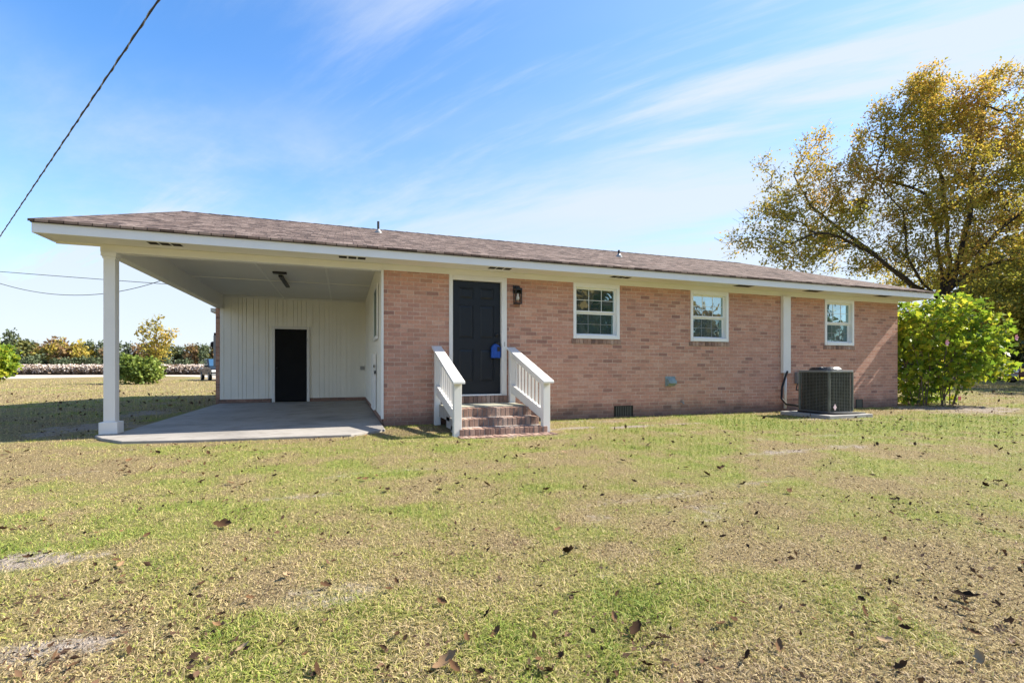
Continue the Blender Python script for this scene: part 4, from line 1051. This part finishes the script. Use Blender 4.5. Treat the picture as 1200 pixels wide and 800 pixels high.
# ------------------------------------------------------------------ parked vehicles
def vehicle(name, loc, rz, label, paintc, kind):
    t = thing(name, loc, label, 'pickup truck' if kind == 'pickup' else 'car', rz=rz)
    pm = paint(name + '_paint', paintc, .25, .04, 2, .6)
    W = .92
    if kind == 'pickup':
        prof = [(-2.7,.55),(-2.7,1.05),(-.75,1.05),(-.45,1.78),(.85,1.80),(1.45,1.15),(2.6,1.05),(2.75,.85),(2.75,.5),(2.3,.45),(-2.3,.45)]
    else:
        prof = [(-2.25,.55),(-2.3,.95),(-2.1,1.1),(-1.75,1.62),(-1.2,1.70),(.2,1.68),(1.0,1.12),(2.05,1.0),(2.25,.8),(2.25,.45),(1.8,.4),(-1.8,.4)]
    obj('body', MB().prism(prof, 'y', -W, W), pm, t, local=True, bevel=.05)
    gl = M['glass']
    if kind == 'pickup':
        obj('side_glass', MB().prism([(-.55,1.12),(-.33,1.70),(.8,1.72),(1.2,1.14)], 'y', -W-.004, W+.004), gl, t, local=True)
        v = [(.88,-.80,1.765),(1.43,-.82,1.19),(1.43,.82,1.19),(.88,.80,1.765)]
        wx = (1.75, -1.75); fx = 2.752
    else:
        obj('side_glass', MB().prism([(-1.9,1.14),(-1.62,1.56),(.12,1.58),(.78,1.15)], 'y', -W-.004, W+.004), gl, t, local=True)
        v = [(.25,-.78,1.655),(.98,-.80,1.15),(.98,.80,1.15),(.25,.78,1.655)]
        wx = (1.4, -1.4); fx = 2.252
    o = .012; obj('windshield', MB().add([(a+o, b, c+o) for a, b, c in v], [(0,1,2,3)]), gl, t, local=True)
    for x in wx:
        for s in (-1, 1):
            w = obj('wheel', MB().lathe([(.24,-.11),(.33,-.11),(.36,-.08),(.36,.08),(.33,.11),(.24,.11)], x, s*(W-.08), .36, 20, 'y'), M['rubber'], t, local=True)
            obj('rim', MB().lathe([(.22,-.113),(.22,.113)], x, s*(W-.08), .36, 14, 'y'), M['grey'], w, local=True)
    for s in (-1, 1):
        obj('headlight', MB().box(fx-.02, fx+.01, s*.68-.2, s*.68+.2, .72, .88), M['vinyl'], t, local=True)
        obj('mirror', MB().box((.95 if kind == 'pickup' else .5), (1.12 if kind == 'pickup' else .65), s*1.02-.1, s*1.02+.1, 1.12, 1.28), M['black'], t, local=True)
    obj('bumper', MB().box(fx-.03, fx+.05, -.88, .88, .42, .6), M['grey'], t, local=True, bevel=.02)
    obj('number_plate', MB().box(fx+.051, fx+.058, -.15, .15, .46, .57), M['vinyl'], t, local=True)
    return t
p = cam_point(243, 446, 38.5, 0)
tr = Vector((S_+(243-600)/FPX*C_, C_-(243-600)/FPX*S_, 0)).normalized()
vehicle('parked_pickup', (p[0]+.25, p[1]+2.2, 0), math.atan2(-tr.y, -tr.x)+.15, 'black pickup truck parked out by the road beyond the carport', (.012,.013,.015), 'pickup')
p = cam_point(1226, 449, 33, 0)
vehicle('parked_car', (p[0], p[1], 0), R_(150), 'dark red car parked in the shade beyond the leafy shrub', (.10,.012,.015), 'car')

# ------------------------------------------------------------------ overhead wires
def wire(pts, label, r=.012, n=26, sag=0.0):
    a, b = Vector(pts[0]), Vector(pts[-1]); P = []
    for i in range(n+1):
        u = i/n; q = a.lerp(b, u); q.z -= sag*4*u*(1-u); P.append(q)
    o = obj('power_line', MB().tube(P, r, 6), M['wire'], loc=a); tag(o, label, 'power line', 'overhead power lines')
    return o
A = Vector(cam_point(186, 0, 7.0)); B = Vector(cam_point(0, 277, 15.0)); d = B-A
svc = [A - d*.55, B + d*1.2]
wire(svc, 'twisted dark service wire slanting steeply across the upper left sky', .013, 30)
# the second strand wound round it
P = []
d2 = (svc[1]-svc[0]); u = d2.normalized().cross(Vector((0,0,1))).normalized(); w = u.cross(d2.normalized())
for i in range(400):
    q = svc[0] + d2*i/399; a = i*.5*math.pi*.5; P.append(q + (u*math.cos(a)+w*math.sin(a))*.014)
o = obj('power_line', MB().tube(P, .007, 5), M['grey'], loc=svc[0]); tag(o, 'thin grey strand wound round the steep service wire in the sky', 'power line', 'overhead power lines')
pole_p = Vector(cam_point(300, 440, 31, 0))
pole = thing('utility_pole', pole_p, 'wooden utility pole carrying the wires behind the carport', 'utility pole')
obj('shaft', MB().tube([pole_p, pole_p+Vector((0,0,10.2))], [.16,.11], 12), M['wood'], pole, smooth=True)
obj('crossarm', MB().box(pole_p.x-1.1, pole_p.x+1.1, pole_p.y-.22, pole_p.y-.12, 9.45, 9.57), M['wood'], pole)
e1 = Vector(cam_point(300, 340, 31)); far = Vector(cam_point(-120, 308.5, 31))
wire([e1, far], 'upper thin wire running level across the lower left sky', .02, 30, .05)
e2 = Vector(cam_point(300, 269, 31)); far2 = Vector(cam_point(-40, 317, 31))
wire([e2, far2], 'lower sagging wire hanging in a curve across the lower left sky', .02, 40, 2.75)

# ------------------------------------------------------------------ fallen leaves on the lawn
def fallen_leaves():
    rng = random.Random(12)
    t = NT('dry_leaf'); info = t.new('ShaderNodeObjectInfo'); n = t.noise(t.objco(), 60, 3)
    c = t.ramp(info.outputs['Random'], [(0, (.025,.016,.010)), (.4, (.065,.036,.02)), (.7, (.13,.072,.038)), (.9, (.21,.125,.065)), (1, (.34,.24,.14))])
    c = t.mix(.5, c, t.ramp(n, [(.3, (.3,.3,.3)), (.7, (.7,.7,.7))]), 'OVERLAY'); t.col(c); t.set(Roughness=.95, Specular_IOR_Level=.05)
    meshes = []
    for v in range(6):
        r2 = random.Random(60+v); P = []; k = 14; curl = r2.uniform(.7, 2.2)
        V = []; nx, ny = 5, 9
        for j in range(ny):
            u = j/(ny-1); wdt = (.42*math.sin(math.pi*min(1, u*1.02))**.7)*(1 + .28*math.sin(u*19+v)) + .012
            for i in range(nx):
                s_ = (i/(nx-1)-.5)*2; x = s_*wdt*.5
                z = .02 + curl*(x*x)*1.5 + .22*curl*(u-.5)**2*2 + r2.uniform(-.015, .015)
                V.append((x, u-.5, z))
        F = [(j*nx+i, j*nx+i+1, (j+1)*nx+i+1, (j+1)*nx+i) for j in range(ny-1) for i in range(nx-1)]
        me = bpy.data.meshes.new('fallen_leaf'); me.from_pydata(V, [], F); me.materials.append(t.m); me.polygons.foreach_set('use_smooth', [True]*len(F)); meshes.append(me)
    big = [(745,742,.085,'large tan curled dead leaf standing on edge in the near grass'),(523,781,.09,'pale brown curled leaf at the bottom middle of the lawn'),(1132,701,.10,'large dark brown dead leaf lying among the grass at the lower right'),(877,772,.075,'brown folded leaf on the near lawn below the centre right'),(1152,778,.07,'dark dead leaf in the bottom right corner of the lawn'),(262,620,.12,'reddish brown curled leaf on a bare patch of the left lawn'),(668,648,.12,'brown curled leaf in the middle of the lawn')]
    for px, py, s, lab in big:
        dd = CH*FPX/(py-432.33); p = cam_point(px, py, dd, 0); z = float(ground_z(p[0], p[1]))
        o = bpy.data.objects.new('fallen_leaf', meshes[rng.randrange(6)]); COL.objects.link(o); o.location = (p[0], p[1], z+.022); o.scale = (s, s, s)
        o.rotation_euler = (rng.uniform(-.5,.5), rng.uniform(-.9,.9), rng.uniform(0,6.28)); tag(o, lab, 'leaf')
    k = 0
    while k < 250:
        d = math.exp(rng.random()*math.log(8.0/1.35))*1.35; l = rng.uniform(-1.12, 1.12)*d
        x = d*S_+l*C_; y = d*C_-l*S_
        if y > 7.1 or (1.4 < x < 3 and y > 6.3): continue
        if fbm(np.array([x*1.1+4]), np.array([y*1.1]), 3)[0] < .40: continue
        s = rng.uniform(.025, .055)*(1.6 if d > 3.5 else 1)
        o = bpy.data.objects.new('fallen_leaf', meshes[rng.randrange(6)]); COL.objects.link(o); o.location = (x, y, float(ground_z(x, y))+.018); o.scale = (s, s, s*rng.uniform(.7,1.3))
        o.rotation_euler = (rng.uniform(-.7,.7), rng.uniform(-.7,.7), rng.uniform(0, 6.28))
        tag(o, 'small brown dry leaf lying on the lawn', 'leaf', 'fallen leaves scattered over the lawn'); k += 1
fallen_leaves()

def leaf_crumbs():
    rng = np.random.default_rng(77); n = 26000
    d = np.exp(rng.random(n)*math.log(20/1.3))*1.3; l = (rng.random(n)-.5)*2.35*d
    x = d*S_+l*C_; y = d*C_-l*S_
    k = (y < 7.0) | ((x < -3.4)) | ((x > 13.6)); k &= ~((x > 1.4) & (x < 3.0) & (y > 6.3) & (y < 8.3)); k &= rng.random(n) < .15+1.1*smoothstep(fbm(x*1.6+4, y*1.6, 4), .42, .62)
    x, y, d = x[k], y[k], d[k]
    C = np.stack([x, y, ground_z(x, y)+.008+.01*rng.random(len(x))], -1)
    me = leaf_cards('leaf_crumbs', C, 1.0, rng, .35, .55)
    V = np.empty(len(me.vertices)*3, np.float32); me.vertices.foreach_get('co', V); V = V.reshape(-1, 4, 3)
    sz = (.008+.024*rng.random(len(x))**2.5)*np.maximum(1, d/4); V = C[:, None] + (V-C[:, None])*sz[:, None, None]; V[..., 2] = np.maximum(V[..., 2], C[:, None, 2]-.006)
    me.vertices.foreach_set('co', V.astype(np.float32).ravel()); me.update()
    m = leaf_mat('crumb_leaf', [(0, (.025,.016,.011)), (.5, (.075,.042,.026)), (.85, (.15,.088,.05)), (1, (.26,.18,.11))], .8, .1)
    o = obj('leaf_litter', me, m); o['kind'] = 'stuff'; tag(o, 'crumbs of brown dead leaves caught in the lawn', 'leaf litter')
leaf_crumbs()
